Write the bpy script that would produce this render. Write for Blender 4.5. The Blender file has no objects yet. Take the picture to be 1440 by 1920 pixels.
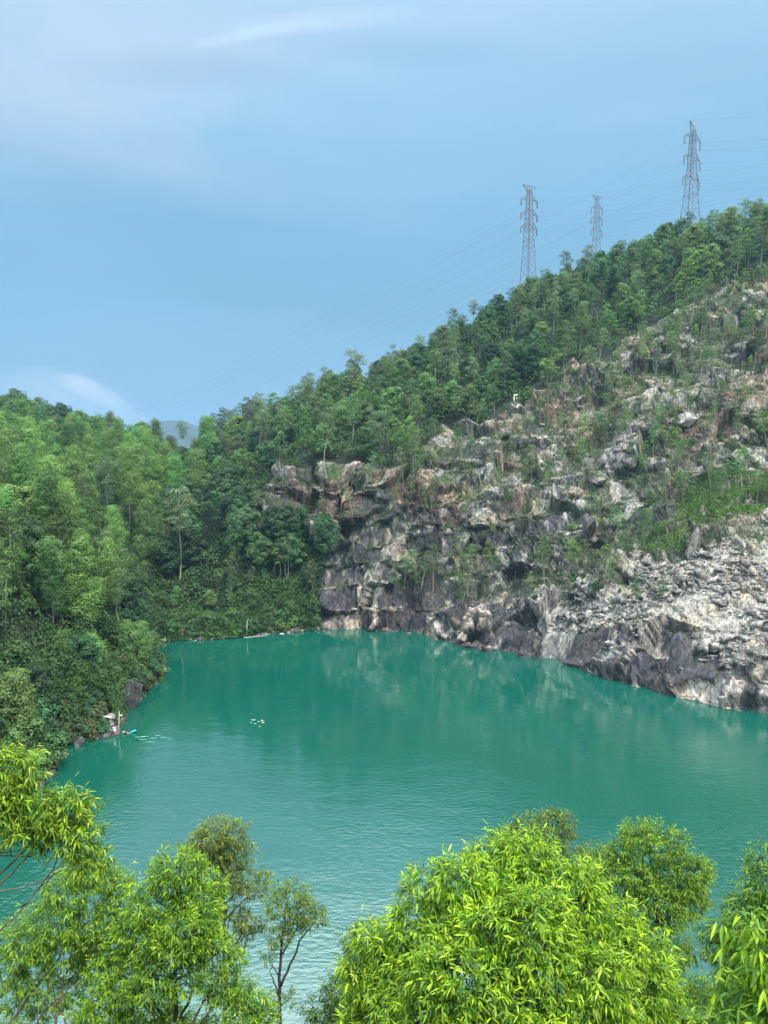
import bpy, math, random
import numpy as np
from mathutils import Vector, Matrix
R = math.radians
rng = np.random.default_rng(7)
random.seed(7)
S = bpy.context.scene
COL = S.collection

# ------------------------------------------------------------------ camera
F_PX = 1413.0; CX, CY = 720.0, 960.0; CAMH = 57.0; PITCH = R(4.85)
cd = bpy.data.cameras.new('camera'); cam = bpy.data.objects.new('camera', cd); COL.objects.link(cam)
cam.location = (0, 0, CAMH); cam.rotation_euler = (R(90) - PITCH, 0, 0)
cd.sensor_fit = 'HORIZONTAL'; cd.sensor_width = 36; cd.lens = 36 * F_PX / 1440
cd.clip_start = 0.2; cd.clip_end = 12000
S.camera = cam
# ------------------------------------------------------------------ light
SUN_EL, SUN_AZ = R(56), R(138)      # azimuth measured from +Y clockwise: behind the camera, to the right
SD = Vector((math.sin(SUN_AZ) * math.cos(SUN_EL), math.cos(SUN_AZ) * math.cos(SUN_EL), math.sin(SUN_EL)))
sl = bpy.data.lights.new('sun', 'SUN'); sl.energy = 4.3; sl.angle = R(6); sl.color = (1.0, 0.96, 0.90)
so = bpy.data.objects.new('sun', sl); COL.objects.link(so)
so.rotation_euler = SD.to_track_quat('Z', 'Y').to_euler(); so.location = (0, 0, 300)
S.view_settings.view_transform = 'Standard'; S.view_settings.look = 'None'
S.view_settings.exposure = 0.2; S.view_settings.gamma = 1.0
W = bpy.data.worlds.new('World'); S.world = W; W.use_nodes = True

def px_dir(u, v):
    a = (u - CX) / F_PX; b = (CY - v) / F_PX
    d = np.array([a, math.cos(PITCH) + b * math.sin(PITCH), -math.sin(PITCH) + b * math.cos(PITCH)])
    return d / np.linalg.norm(d)

def build_world():
    nt = W.node_tree; N = nt.nodes; L = nt.links; N.clear()
    out = N.new('ShaderNodeOutputWorld'); bg = N.new('ShaderNodeBackground'); bg.inputs['Strength'].default_value = 0.1
    L.new(bg.outputs[0], out.inputs[0])
    sky = N.new('ShaderNodeTexSky'); sky.sky_type = 'NISHITA'; sky.sun_disc = False
    sky.sun_elevation = SUN_EL; sky.sun_rotation = SUN_AZ; sky.air_density = 1.2; sky.dust_density = 2.0
    tc = N.new('ShaderNodeTexCoord'); sep = N.new('ShaderNodeSeparateXYZ')
    L.new(tc.outputs['Generated'], sep.inputs[0])
    # overcast veil: colour by height, whitened overhead, out of view, to feed the lake's reflection
    rp = N.new('ShaderNodeValToRGB'); L.new(sep.outputs['Z'], rp.inputs[0])
    cr = rp.color_ramp
    st = [(0.0, (.27, .46, .62)), (0.10, (.228, .46, .655)), (0.27, (.222, .465, .68)), (0.42, (.32, .57, .79)), (0.49, (.40, .66, .86)),
          (0.60, (.85, .98, 1.0)), (1.0, (1.0, 1.0, 1.0))]
    cr.elements[0].position, cr.elements[0].color = st[0][0], (*st[0][1], 1)
    cr.elements[1].position, cr.elements[1].color = st[-1][0], (*st[-1][1], 1)
    for p, c in st[1:-1]:
        e = cr.elements.new(p); e.color = (*c, 1)
    def math_(op, a, b=None, c=None, clamp=False):
        m = N.new('ShaderNodeMath'); m.operation = op; m.use_clamp = clamp
        for i, x in enumerate((a, b, c)):
            if x is None: continue
            if isinstance(x, (int, float)): m.inputs[i].default_value = x
            else: L.new(x, m.inputs[i])
        return m.outputs[0]
    def mix(f, a, b):
        m = N.new('ShaderNodeMix'); m.data_type = 'RGBA'
        for s, x in ((0, f), (6, a), (7, b)):
            if isinstance(x, (int, float)): m.inputs[s].default_value = x
            elif isinstance(x, tuple): m.inputs[s].default_value = (*x, 1)
            else: L.new(x, m.inputs[s])
        return m.outputs[2]
    def scalec(c, k):
        v = N.new('ShaderNodeVectorMath'); v.operation = 'SCALE'; L.new(c, v.inputs[0])
        if isinstance(k, (int, float)): v.inputs['Scale'].default_value = k
        else: L.new(k, v.inputs['Scale'])
        return v.outputs[0]
    mp = N.new('ShaderNodeMapping'); L.new(tc.outputs['Generated'], mp.inputs[0])
    mp.inputs['Scale'].default_value = (1.6, 1.0, 5.0); mp.inputs['Rotation'].default_value = (0, R(18), 0)
    n1 = N.new('ShaderNodeTexNoise'); L.new(mp.outputs[0], n1.inputs[0]); n1.inputs['Scale'].default_value = 1.7
    n1.inputs['Detail'].default_value = 6; n1.inputs['Roughness'].default_value = .5; n1.inputs['Distortion'].default_value = .4
    up = math_('MULTIPLY_ADD', sep.outputs['Z'], 3.2, -0.72, True)          # clouds only high up
    left = math_('MULTIPLY_ADD', sep.outputs['X'], -1.1, 0.62, True)
    w = math_('MULTIPLY_ADD', n1.outputs[0], 2.6, -1.05, True)
    cl = math_('MULTIPLY', math_('MULTIPLY', w, up), left)
    c1 = mix(math_('MULTIPLY', cl, 1.1, None, True), rp.outputs[0], (.52, .68, .84))
    # broad darker / lighter bands
    mp2 = N.new('ShaderNodeMapping'); L.new(tc.outputs['Generated'], mp2.inputs[0])
    mp2.inputs['Scale'].default_value = (1.0, 1.0, 3.2); mp2.inputs['Location'].default_value = (3, 1, 2)
    n2 = N.new('ShaderNodeTexNoise'); L.new(mp2.outputs[0], n2.inputs[0]); n2.inputs['Scale'].default_value = 2.2; n2.inputs['Detail'].default_value = 3
    c1 = scalec(c1, math_('MULTIPLY_ADD', n2.outputs[0], 0.30, 0.85))
    # wisps and the small cumulus above the left ridge
    nz = N.new('ShaderNodeTexNoise'); L.new(tc.outputs['Generated'], nz.inputs[0]); nz.inputs['Scale'].default_value = 34; nz.inputs['Detail'].default_value = 8
    nl = N.new('ShaderNodeTexNoise'); L.new(tc.outputs['Generated'], nl.inputs[0]); nl.inputs['Scale'].default_value = 7; nl.inputs['Detail'].default_value = 4
    def blob(u, v, du, dv, rot, col, k, soft=1.0, nk=.8, base=None):
        c = px_dir(u, v); ex = np.cross(c, [0, 0, 1.]); ex /= np.linalg.norm(ex); ey = np.cross(ex, c)
        a = R(rot); e1 = ex * math.cos(a) + ey * math.sin(a); e2 = -ex * math.sin(a) + ey * math.cos(a)
        def dot(vec, s):
            q = N.new('ShaderNodeVectorMath'); q.operation = 'DOT_PRODUCT'; L.new(tc.outputs['Generated'], q.inputs[0]); q.inputs[1].default_value = tuple(vec)
            return math_('DIVIDE', math_('SUBTRACT', q.outputs['Value'], float(np.dot(vec, c))), s / F_PX)
        x = dot(e1, du); y = dot(e2, dv)
        r = math_('ADD', math_('MULTIPLY', x, x), math_('MULTIPLY', y, y))
        r = math_('ADD', r, math_('MULTIPLY_ADD', nz.outputs[0], nk, -nk / 2))
        r = math_('ADD', r, math_('MULTIPLY_ADD', nl.outputs[0], nk * 1.5, -nk * .75))
        f = math_('DIVIDE', math_('SUBTRACT', 1.0, r), soft, None, True)
        dp = N.new('ShaderNodeVectorMath'); dp.operation = 'DOT_PRODUCT'; L.new(tc.outputs['Generated'], dp.inputs[0]); dp.inputs[1].default_value = tuple(c)
        f = math_('MULTIPLY', f, math_('GREATER_THAN', dp.outputs['Value'], 0.5))
        return math_('MULTIPLY', f, k)
    for (u, v, du, dv, rot, col, k, soft, nk) in [
        (148, 722, 46, 20, -14, (.80, .87, .95), .95, .8, 1.1), (195, 746, 62, 20, -24, (.66, .78, .91), .75, .9, 1.1),
        (240, 785, 90, 18, -12, (.50, .66, .83), .7, 1.0, .6), (95, 735, 110, 46, 0, (.42, .60, .78), .5, 1.0, .8),
        (120, 80, 360, 130, 8, (.52, .67, .85), .8, 1.1, .6), (60, 200, 300, 70, -10, (.48, .64, .82), .65, 1.2, .8), (350, 130, 220, 34, 6, (.30, .47, .68), .4, 1.2, .9), (640, 20, 420, 60, 3, (.44, .64, .86), .6, 1.2, .7),
        (520, 210, 330, 34, -3, (.40, .60, .82), .4, 1.3, .9), (760, 95, 260, 30, -4, (.26, .47, .71), .35, 1.2, .9),
        (1180, 215, 140, 26, 2, (.38, .60, .82), .35, 1.2, .9), (1000, 120, 500, 100, 10, (.37, .58, .84), .35, 1.4, .6),
        (330, 690, 420, 120, 4, (.30, .49, .70), .45, 1.4, .6), (250, 300, 500, 60, -6, (.36, .55, .76), .35, 1.3, .9), (900, 330, 420, 40, 5, (.31, .56, .78), .3, 1.3, .9),
        (480, 62, 110, 10, 13, (.60, .78, .95), .55, 1.2, 1.3), (620, 38, 170, 18, 6, (.60, .76, .93), .5, 1.1, .9), (110, 745, 150, 50, -8, (.46, .64, .82), .5, 1.0, .9)]:
        c1 = mix(blob(u, v, du, dv, rot, col, k, soft, nk), c1, col)
    # unseen sky above the view boosted, most at left, to brighten water reflections
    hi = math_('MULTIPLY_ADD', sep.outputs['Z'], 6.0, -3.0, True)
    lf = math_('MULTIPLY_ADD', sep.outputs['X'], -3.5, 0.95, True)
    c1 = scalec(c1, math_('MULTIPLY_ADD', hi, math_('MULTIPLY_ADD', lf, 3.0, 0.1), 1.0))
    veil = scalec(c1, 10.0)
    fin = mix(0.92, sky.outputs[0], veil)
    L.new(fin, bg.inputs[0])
build_world()

# ------------------------------------------------------------------ helpers
def tag(o, label=None, cat=None, group=None, kind=None):
    if label: o['label'] = label
    if cat: o['category'] = cat
    if group: o['group'] = group
    if kind: o['kind'] = kind
    return o
def empty(name, loc=(0, 0, 0), rz=0.0):
    o = bpy.data.objects.new(name, None); COL.objects.link(o); o.location = loc; o.rotation_euler = (0, 0, rz); o.empty_display_size = .5
    return o
def mesh_obj(name, V, Fq, mat, parent=None, smooth=False, tris=None, attr=None):
    """V (n,3); Fq (m,k) index array or list of such arrays"""
    V = np.asarray(V, np.float32)
    groups = [np.asarray(g, np.int32) for g in (Fq if isinstance(Fq, (list, tuple)) and np.ndim(Fq[0]) == 2 else [Fq])]
    groups = [g for g in groups if g.size]
    me = bpy.data.meshes.new(name)
    nl = sum(g.size for g in groups); nf = sum(len(g) for g in groups)
    me.vertices.add(len(V)); me.vertices.foreach_set('co', V.ravel())
    me.loops.add(nl); me.polygons.add(nf)
    me.loops.foreach_set('vertex_index', np.concatenate([g.ravel() for g in groups]))
    tot = np.concatenate([np.full(len(g), g.shape[1], np.int32) for g in groups])
    st = np.concatenate([[0], np.cumsum(tot)[:-1]]).astype(np.int32)
    me.polygons.foreach_set('loop_start', st); me.polygons.foreach_set('loop_total', tot)
    if smooth: me.polygons.foreach_set('use_smooth', np.ones(nf, bool))
    me.update(calc_edges=True)
    if attr is not None:
        ca = me.color_attributes.new('col', 'FLOAT_COLOR', 'POINT')
        a = np.ones((len(V), 4), np.float32); a[:, :3] = attr
        ca.data.foreach_set('color', a.ravel())
    me.materials.append(mat)
    o = bpy.data.objects.new(name, me); COL.objects.link(o)
    if parent: o.parent = parent
    return o

class MB:
    def __init__(s): s.V = []; s.F = {}; s.n = 0
    def add(s, V, F):
        V = np.asarray(V, float); s.V.append(V)
        F = np.asarray(F, np.int32)
        s.F.setdefault(F.shape[1], []).append(F + s.n); s.n += len(V)
    def tube(s, pts, rad, sides=5, cap=True):
        pts = np.asarray(pts, float); n = len(pts)
        rad = np.broadcast_to(np.asarray(rad, float), (n,))
        t = np.gradient(pts, axis=0); t /= np.linalg.norm(t, axis=1)[:, None] + 1e-9
        ref = np.where(np.abs(t[:, 2:3]) > .9, np.array([[1., 0, 0]]), np.array([[0, 0, 1.]]))
        if n > 1 and np.ptp(np.abs(t[:, 2])) > .0: ref = np.repeat(ref[:1], n, 0)
        a = np.cross(t, ref); a /= np.linalg.norm(a, axis=1)[:, None] + 1e-9; b = np.cross(t, a)
        th = np.linspace(0, 2 * math.pi, sides, endpoint=False)
        V = pts[:, None] + rad[:, None, None] * (a[:, None] * np.cos(th)[None, :, None] + b[:, None] * np.sin(th)[None, :, None])
        V = V.reshape(-1, 3)
        i = np.arange(n - 1)[:, None] * sides; j = np.arange(sides)[None]; k = (j + 1) % sides
        s.add(V, np.stack([i + j, i + k, i + sides + k, i + sides + j], -1).reshape(-1, 4))
        if cap: s.F.setdefault(sides, []).append(np.array([np.arange(sides)[::-1], np.arange(sides) + (n - 1) * sides]) + s.n - len(V))
    def box(s, c, d, rz=0.0, M=None):
        q = np.array([[x, y, z] for z in (-.5, .5) for x, y in ((-.5, -.5), (.5, -.5), (.5, .5), (-.5, .5))]) * np.asarray(d)
        if M is not None: q = q @ np.asarray(M).T
        elif rz:
            ca, sa = math.cos(rz), math.sin(rz); q = q @ np.array([[ca, sa, 0], [-sa, ca, 0], [0, 0, 1]])
        s.add(q + np.asarray(c), [[0, 3, 2, 1], [4, 5, 6, 7], [0, 1, 5, 4], [1, 2, 6, 5], [2, 3, 7, 6], [3, 0, 4, 7]])
    def build(s, name, mat, parent=None, smooth=False):
        return mesh_obj(name, np.concatenate(s.V), [np.concatenate(g) for g in s.F.values()], mat, parent, smooth)

def copy_tree(o, parent=None):
    c = o.copy(); COL.objects.link(c)
    if parent: c.parent = parent
    for ch in o.children: copy_tree(ch, c)
    return c

def P(u, v, Y):                      # pixel of the photograph at ground distance Y -> world point
    d = px_dir(u, v); return np.array([0, 0, CAMH]) + d * (Y / d[1])
def Pz(u, v, z=0.0):
    d = px_dir(u, v); return np.array([0, 0, CAMH]) + d * ((z - CAMH) / d[2])
def proj(p):
    p = np.asarray(p, float); x, y, z = p[..., 0], p[..., 1], p[..., 2] - CAMH
    dep = y * math.cos(PITCH) - z * math.sin(PITCH); up = y * math.sin(PITCH) + z * math.cos(PITCH)
    dep = np.where(np.abs(dep) < .1, .1, dep)
    return CX + F_PX * x / dep, CY - F_PX * up / dep

# noise -----------------------------------------------------------------
def hsh(ix, iy, iz, seed):
    h = (ix.astype(np.int64) * 73856093) ^ (iy.astype(np.int64) * 19349663) ^ (iz.astype(np.int64) * 83492791) ^ (seed * 2654435761)
    h = h & 0xffffffff; h = (h ^ (h >> 15)) * 0x2c1b3c6d & 0xffffffff; h = (h ^ (h >> 12)) * 0x297a2d39 & 0xffffffff
    return (h ^ (h >> 15)) & 0xffffffff
def h01(h, k): return (((h * (2 * k + 1) * 40503 + k * 977) & 0xffffffff) ^ (h >> 7)) % 65521 / 65521.0
def vnoise(p, seed=0):
    b = np.floor(p); f = p - b; f = f * f * (3 - 2 * f); b = b.astype(np.int64); r = 0
    for dx in (0, 1):
        for dy in (0, 1):
            for dz in (0, 1):
                w = (f[:, 0] if dx else 1 - f[:, 0]) * (f[:, 1] if dy else 1 - f[:, 1]) * (f[:, 2] if dz else 1 - f[:, 2])
                r = r + w * (hsh(b[:, 0] + dx, b[:, 1] + dy, b[:, 2] + dz, seed) / 4294967295.0)
    return r
def fbm(p, seed=0, octv=4):
    r = 0; a = .5; t = 0
    for i in range(octv):
        r = r + a * vnoise(p * 2 ** i + i * 7.3, seed + i); t += a; a *= .5
    return r / t
def facets(p, size, seed, rot=None):
    """offset field made of randomly tilted plates: one plate per cell"""
    q = p if rot is None else p @ rot
    q = q / np.asarray(size); b = np.floor(q).astype(np.int64)
    best = np.full(len(q), 9.); sec = np.full(len(q), 9.); bid = np.zeros(len(q), np.int64); cen = np.zeros_like(q)
    for dx in (-1, 0, 1):
        for dy in (-1, 0, 1):
            for dz in (-1, 0, 1):
                h = hsh(b[:, 0] + dx, b[:, 1] + dy, b[:, 2] + dz, seed)
                c = np.stack([b[:, 0] + dx + h01(h, 1), b[:, 1] + dy + h01(h, 2), b[:, 2] + dz + h01(h, 3)], 1)
                w = np.abs(q - c); d = .75 * w.max(1) + .25 * w.sum(1) / 1.7
                m = d < best
                sec = np.where(m, best, np.minimum(sec, d)); best = np.where(m, d, best); bid = np.where(m, h, bid); cen[m] = c[m]
    g = np.stack([h01(bid, 5), h01(bid, 6), h01(bid, 7)], 1) - .5
    tilt = ((q - cen) * g).sum(1) * 2
    return h01(bid, 4) - .5, tilt, sec - best, bid

# ------------------------------------------------------------------ terrain heights
def sh(u, v): p = Pz(u, v, 0); return (p[0], p[1])
LAKE = [(-84, 75), (-80, 94), (-67, 108), sh(55, 1486), sh(100, 1440), sh(118, 1398), sh(215, 1376), sh(236, 1332), sh(272, 1296), sh(303, 1272),
        sh(296, 1245), sh(286, 1206), sh(330, 1201), sh(400, 1199), sh(460, 1194), sh(512, 1187), sh(600, 1181), sh(680, 1178), sh(770, 1187), sh(830, 1206),
        sh(900, 1218), sh(980, 1232), sh(1040, 1240), sh(1100, 1258), sh(1180, 1284), sh(1250, 1302), sh(1340, 1322), sh(1440, 1344), (100, 133), (125, 105),
        (128, 75), (100, 55), (50, 47), (-20, 45), (-60, 52)]
LAKE = np.array(LAKE)
def lake_sd(x, y):                   # + outside, - inside
    d = np.full(x.shape, 1e9); ins = np.zeros(x.shape, bool); n = len(LAKE)
    for i in range(n):
        ax, ay = LAKE[i]; bx, by = LAKE[(i + 1) % n]
        ex, ey = bx - ax, by - ay; t = np.clip(((x - ax) * ex + (y - ay) * ey) / (ex * ex + ey * ey), 0, 1)
        d = np.minimum(d, np.hypot(x - ax - t * ex, y - ay - t * ey))
        c = ((ay > y) != (by > y)) & (x < (bx - ax) * (y - ay) / (by - ay + 1e-12) + ax); ins ^= c
    return np.where(ins, -d, d)
CP = []
for (u, v, Y) in [
    (0, 1230, 128), (0, 1100, 150), (0, 1000, 195), (0, 930, 240), (0, 850, 320), (0, 815, 370), (0, 790, 440),
    (100, 1250, 138), (90, 1130, 160), (100, 1000, 215), (100, 900, 290), (90, 845, 360), (100, 815, 440),
    (220, 1290, 152), (225, 1200, 165), (220, 1130, 190), (220, 1050, 215), (210, 960, 260), (220, 890, 330), (230, 855, 420),
    (275, 1240, 172), (330, 1160, 240), (330, 1070, 258), (330, 960, 300), (330, 900, 370), (340, 870, 450),
    (420, 1150, 238), (420, 1060, 250), (420, 960, 270), (420, 880, 320), (420, 845, 370),
    (500, 1130, 238), (510, 1080, 246), (500, 1000, 253), (500, 930, 262), (500, 870, 285), (500, 825, 340),
    (600, 1120, 238), (600, 1040, 246), (610, 985, 252), (610, 900, 258), (615, 882, 266), (620, 830, 290), (620, 775, 350),
    (700, 1110, 236), (700, 1020, 246), (700, 960, 252), (700, 900, 258), (700, 870, 270), (700, 800, 300), (700, 735, 350),
    (800, 1125, 229), (800, 1095, 240), (800, 1050, 246), (800, 950, 252), (800, 915, 264), (800, 860, 276), (800, 830, 285), (800, 760, 315), (800, 700, 355),
    (900, 1140, 219), (900, 1115, 232), (900, 1060, 238), (900, 950, 246), (900, 910, 260), (900, 860, 268), (900, 800, 285), (900, 700, 325), (900, 620, 365),
    (1000, 1145, 209), (1000, 1120, 219), (1000, 1060, 228), (1000, 950, 238), (1000, 910, 252), (1000, 850, 264), (1000, 760, 288), (1000, 660, 330), (1000, 580, 378),
    (1100, 1180, 196), (1100, 1110, 208), (1100, 1040, 222), (1100, 960, 234), (1100, 900, 248), (1100, 800, 266), (1100, 700, 292), (1100, 610, 335), (1100, 535, 385),
    (1200, 1200, 185), (1200, 1090, 199), (1200, 1020, 214), (1200, 940, 234), (1200, 860, 246), (1200, 760, 266), (1200, 650, 298), (1200, 570, 336), (1200, 500, 390),
    (1320, 1220, 174), (1320, 1080, 190), (1320, 1010, 206), (1320, 900, 234), (1320, 850, 240), (1320, 760, 254), (1320, 640, 282), (1320, 540, 325), (1320, 460, 385),
    (1440, 1250, 163), (1440, 1050, 186), (1440, 1000, 197), (1440, 900, 228), (1440, 850, 233), (1440, 750, 246), (1440, 620, 275), (1440, 520, 315), (1440, 440, 375),
    (1700, 1250, 145), (1700, 1000, 180), (1700, 750, 225), (1700, 500, 300), (1700, 420, 360)]:
    CP.append(P(u, v, Y))
for p in LAKE[2:29]: CP.append(np.array([p[0], p[1], 0.]))
for q in [(-130, 100, 38), (-150, 60, 50), (-200, 200, 55), (-260, 330, 75), (-260, 480, 70), (-120, 560, 50), (0, 480, 60), (60, 520, 90), (180, 520, 150), (320, 480, 175),
          (380, 300, 190), (260, 200, 130), (220, 100, 80), (-600, 300, 60), (-500, 800, 30), (0, 900, 10), (600, 900, 60), (800, 300, 120), (-60, 700, 25), (-300, -300, 60), (300, -300, 70)]:
    CP.append(np.array(q, float))
CP = np.array(CP)
def _rbf():
    X = CP[:, :2]; n = len(X); D = np.linalg.norm(X[:, None] - X[None], axis=2)
    A = np.zeros((n + 3, n + 3)); A[:n, :n] = D - 0.6 * np.eye(n) * -1; A[:n, n] = 1; A[:n, n + 1:] = X; A[n, :n] = 1; A[n + 1:, :n] = X.T
    return np.linalg.solve(A, np.concatenate([CP[:, 2], [0, 0, 0]]))
RW = _rbf()
def rbf(x, y):
    r = RW[-3] + RW[-2] * x + RW[-1] * y
    for i in range(len(CP)): r = r + RW[i] * np.hypot(x - CP[i, 0], y - CP[i, 1])
    return r
def sstep(x, a, b): t = np.clip((x - a) / (b - a), 0, 1); return t * t * (3 - 2 * t)
def Hh(x, y):
    x = np.asarray(x, float); y = np.asarray(y, float); shp = x.shape; x = x.ravel(); y = y.ravel()
    z = rbf(x, y); sd = lake_sd(x, y)
    nb = np.clip(55.2 - 1.22 * np.maximum(y - .9, 0), -5, 55.2) + np.clip(np.abs(x) - 50, 0, 300) * .12 - np.clip(-y, 0, 400) * .02
    k = sstep(y, 60, 105); z = np.where(y < 105, np.where(sd > 0, nb * (1 - k) + z * k, z), z)
    z = z + (fbm(np.stack([x / 22, y / 22, x * 0], 1), 3, 3) - .5) * 5 * sstep(sd, 4, 25) * sstep(y, 80, 120)
    rate = 1.15 + 5 * sstep(x - (y - 200) * .1, -32, -18); z = np.where(sd > 0, np.minimum(z, .4 + sd * rate), z)
    z = np.where(sd > 0, np.maximum(z, np.minimum(sd * 1.1, 2.2)), -np.minimum(.3 - sd * .9, 8.))
    e = sstep(np.maximum(np.abs(x), np.abs(y - 100)), 900, 1500); z = z * (1 - e) - 8.8 * e
    return z.reshape(shp)

_gx = np.arange(-420, 421, 2.0); _gy = np.arange(0, 621, 2.0)
_GX, _GY = np.meshgrid(_gx, _gy); _GH = Hh(_GX, _GY)
def Hf(x, y):                        # fast bilinear lookup of the same heights
    fx = np.clip((np.asarray(x) + 420) / 2, 0, len(_gx) - 1.001); fy = np.clip(np.asarray(y) / 2, 0, len(_gy) - 1.001); ix = fx.astype(int); iy = fy.astype(int); fx = fx - ix; fy = fy - iy
    return (_GH[iy, ix] * (1 - fx) + _GH[iy, ix + 1] * fx) * (1 - fy) + (_GH[iy + 1, ix] * (1 - fx) + _GH[iy + 1, ix + 1] * fx) * fy
# ------------------------------------------------------------------ materials
MATS = {}
def new_mat(name):
    m = bpy.data.materials.new(name); m.use_nodes = True; N = m.node_tree.nodes; N.clear(); MATS[name] = m
    return m, N, m.node_tree.links
def simple(name, col, rough=.7, metal=0.0, spec=.4, bump=0.0, bscale=8.0, var=.25):
    m, N, L = new_mat(name); o = N.new('ShaderNodeOutputMaterial'); b = N.new('ShaderNodeBsdfPrincipled'); L.new(b.outputs[0], o.inputs[0])
    tc = N.new('ShaderNodeTexCoord'); n = N.new('ShaderNodeTexNoise'); L.new(tc.outputs['Object'], n.inputs[0]); n.inputs['Scale'].default_value = bscale; n.inputs['Detail'].default_value = 4
    mx = N.new('ShaderNodeMix'); mx.data_type = 'RGBA'; L.new(n.outputs[0], mx.inputs[0])
    mx.inputs[6].default_value = (*[c * (1 - var) for c in col], 1); mx.inputs[7].default_value = (*[min(1, c * (1 + var)) for c in col], 1)
    L.new(mx.outputs[2], b.inputs['Base Color']); b.inputs['Roughness'].default_value = rough; b.inputs['Metallic'].default_value = metal; b.inputs['Specular IOR Level'].default_value = spec
    if bump:
        bp = N.new('ShaderNodeBump'); bp.inputs['Strength'].default_value = bump; L.new(n.outputs[0], bp.inputs['Height']); L.new(bp.outputs[0], b.inputs['Normal'])
    return m
def foliage(name, c_dark, c_light, trans=.2, attr=False, objvar=True, nscale=.35, rough=.55, spec=.35, tcol=1.6):
    m, N, L = new_mat(name); o = N.new('ShaderNodeOutputMaterial')
    tc = N.new('ShaderNodeTexCoord')
    mx = N.new('ShaderNodeMix'); mx.data_type = 'RGBA'
    n = N.new('ShaderNodeTexNoise'); L.new(tc.outputs['Object'], n.inputs[0]); n.inputs['Scale'].default_value = nscale; n.inputs['Detail'].default_value = 5; n.inputs['Roughness'].default_value = .75
    rm = N.new('ShaderNodeMapRange'); L.new(n.outputs[0], rm.inputs[0]); rm.inputs[1].default_value = .32; rm.inputs[2].default_value = .68
    L.new(rm.outputs[0], mx.inputs[0]); mx.inputs[6].default_value = (*c_dark, 1); mx.inputs[7].default_value = (*c_light, 1)
    col = mx.outputs[2]
    if attr:
        at = N.new('ShaderNodeAttribute'); at.attribute_name = 'col'
        mm = N.new('ShaderNodeMix'); mm.data_type = 'RGBA'; mm.blend_type = 'MULTIPLY'; mm.inputs[0].default_value = 1; L.new(col, mm.inputs[6]); L.new(at.outputs['Color'], mm.inputs[7]); col = mm.outputs[2]
    if objvar:
        oi = N.new('ShaderNodeObjectInfo'); hs = N.new('ShaderNodeHueSaturation')
        a = N.new('ShaderNodeMapRange'); L.new(oi.outputs['Random'], a.inputs[0]); a.inputs[3].default_value = .475; a.inputs[4].default_value = .525; L.new(a.outputs[0], hs.inputs['Hue'])
        w = N.new('ShaderNodeTexWhiteNoise'); w.noise_dimensions = '1D'; L.new(oi.outputs['Random'], w.inputs['W'])
        a2 = N.new('ShaderNodeMapRange'); L.new(w.outputs['Value'], a2.inputs[0]); a2.inputs[3].default_value = .55; a2.inputs[4].default_value = 1.4; L.new(a2.outputs[0], hs.inputs['Value'])
        hs.inputs['Saturation'].default_value = .95
        L.new(col, hs.inputs['Color']); col = hs.outputs[0]
    b = N.new('ShaderNodeBsdfPrincipled'); L.new(col, b.inputs['Base Color']); b.inputs['Roughness'].default_value = rough; b.inputs['Specular IOR Level'].default_value = spec
    t = N.new('ShaderNodeBsdfTranslucent')
    sc = N.new('ShaderNodeMix'); sc.data_type = 'RGBA'; sc.blend_type = 'MULTIPLY'; sc.inputs[0].default_value = 1; L.new(col, sc.inputs[6]); sc.inputs[7].default_value = (tcol, tcol * 1.0, tcol * .55, 1)
    L.new(sc.outputs[2], t.inputs[0])
    ms = N.new('ShaderNodeMixShader'); ms.inputs[0].default_value = trans; L.new(b.outputs[0], ms.inputs[1]); L.new(t.outputs[0], ms.inputs[2]); L.new(ms.outputs[0], o.inputs[0])
    return m
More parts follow.
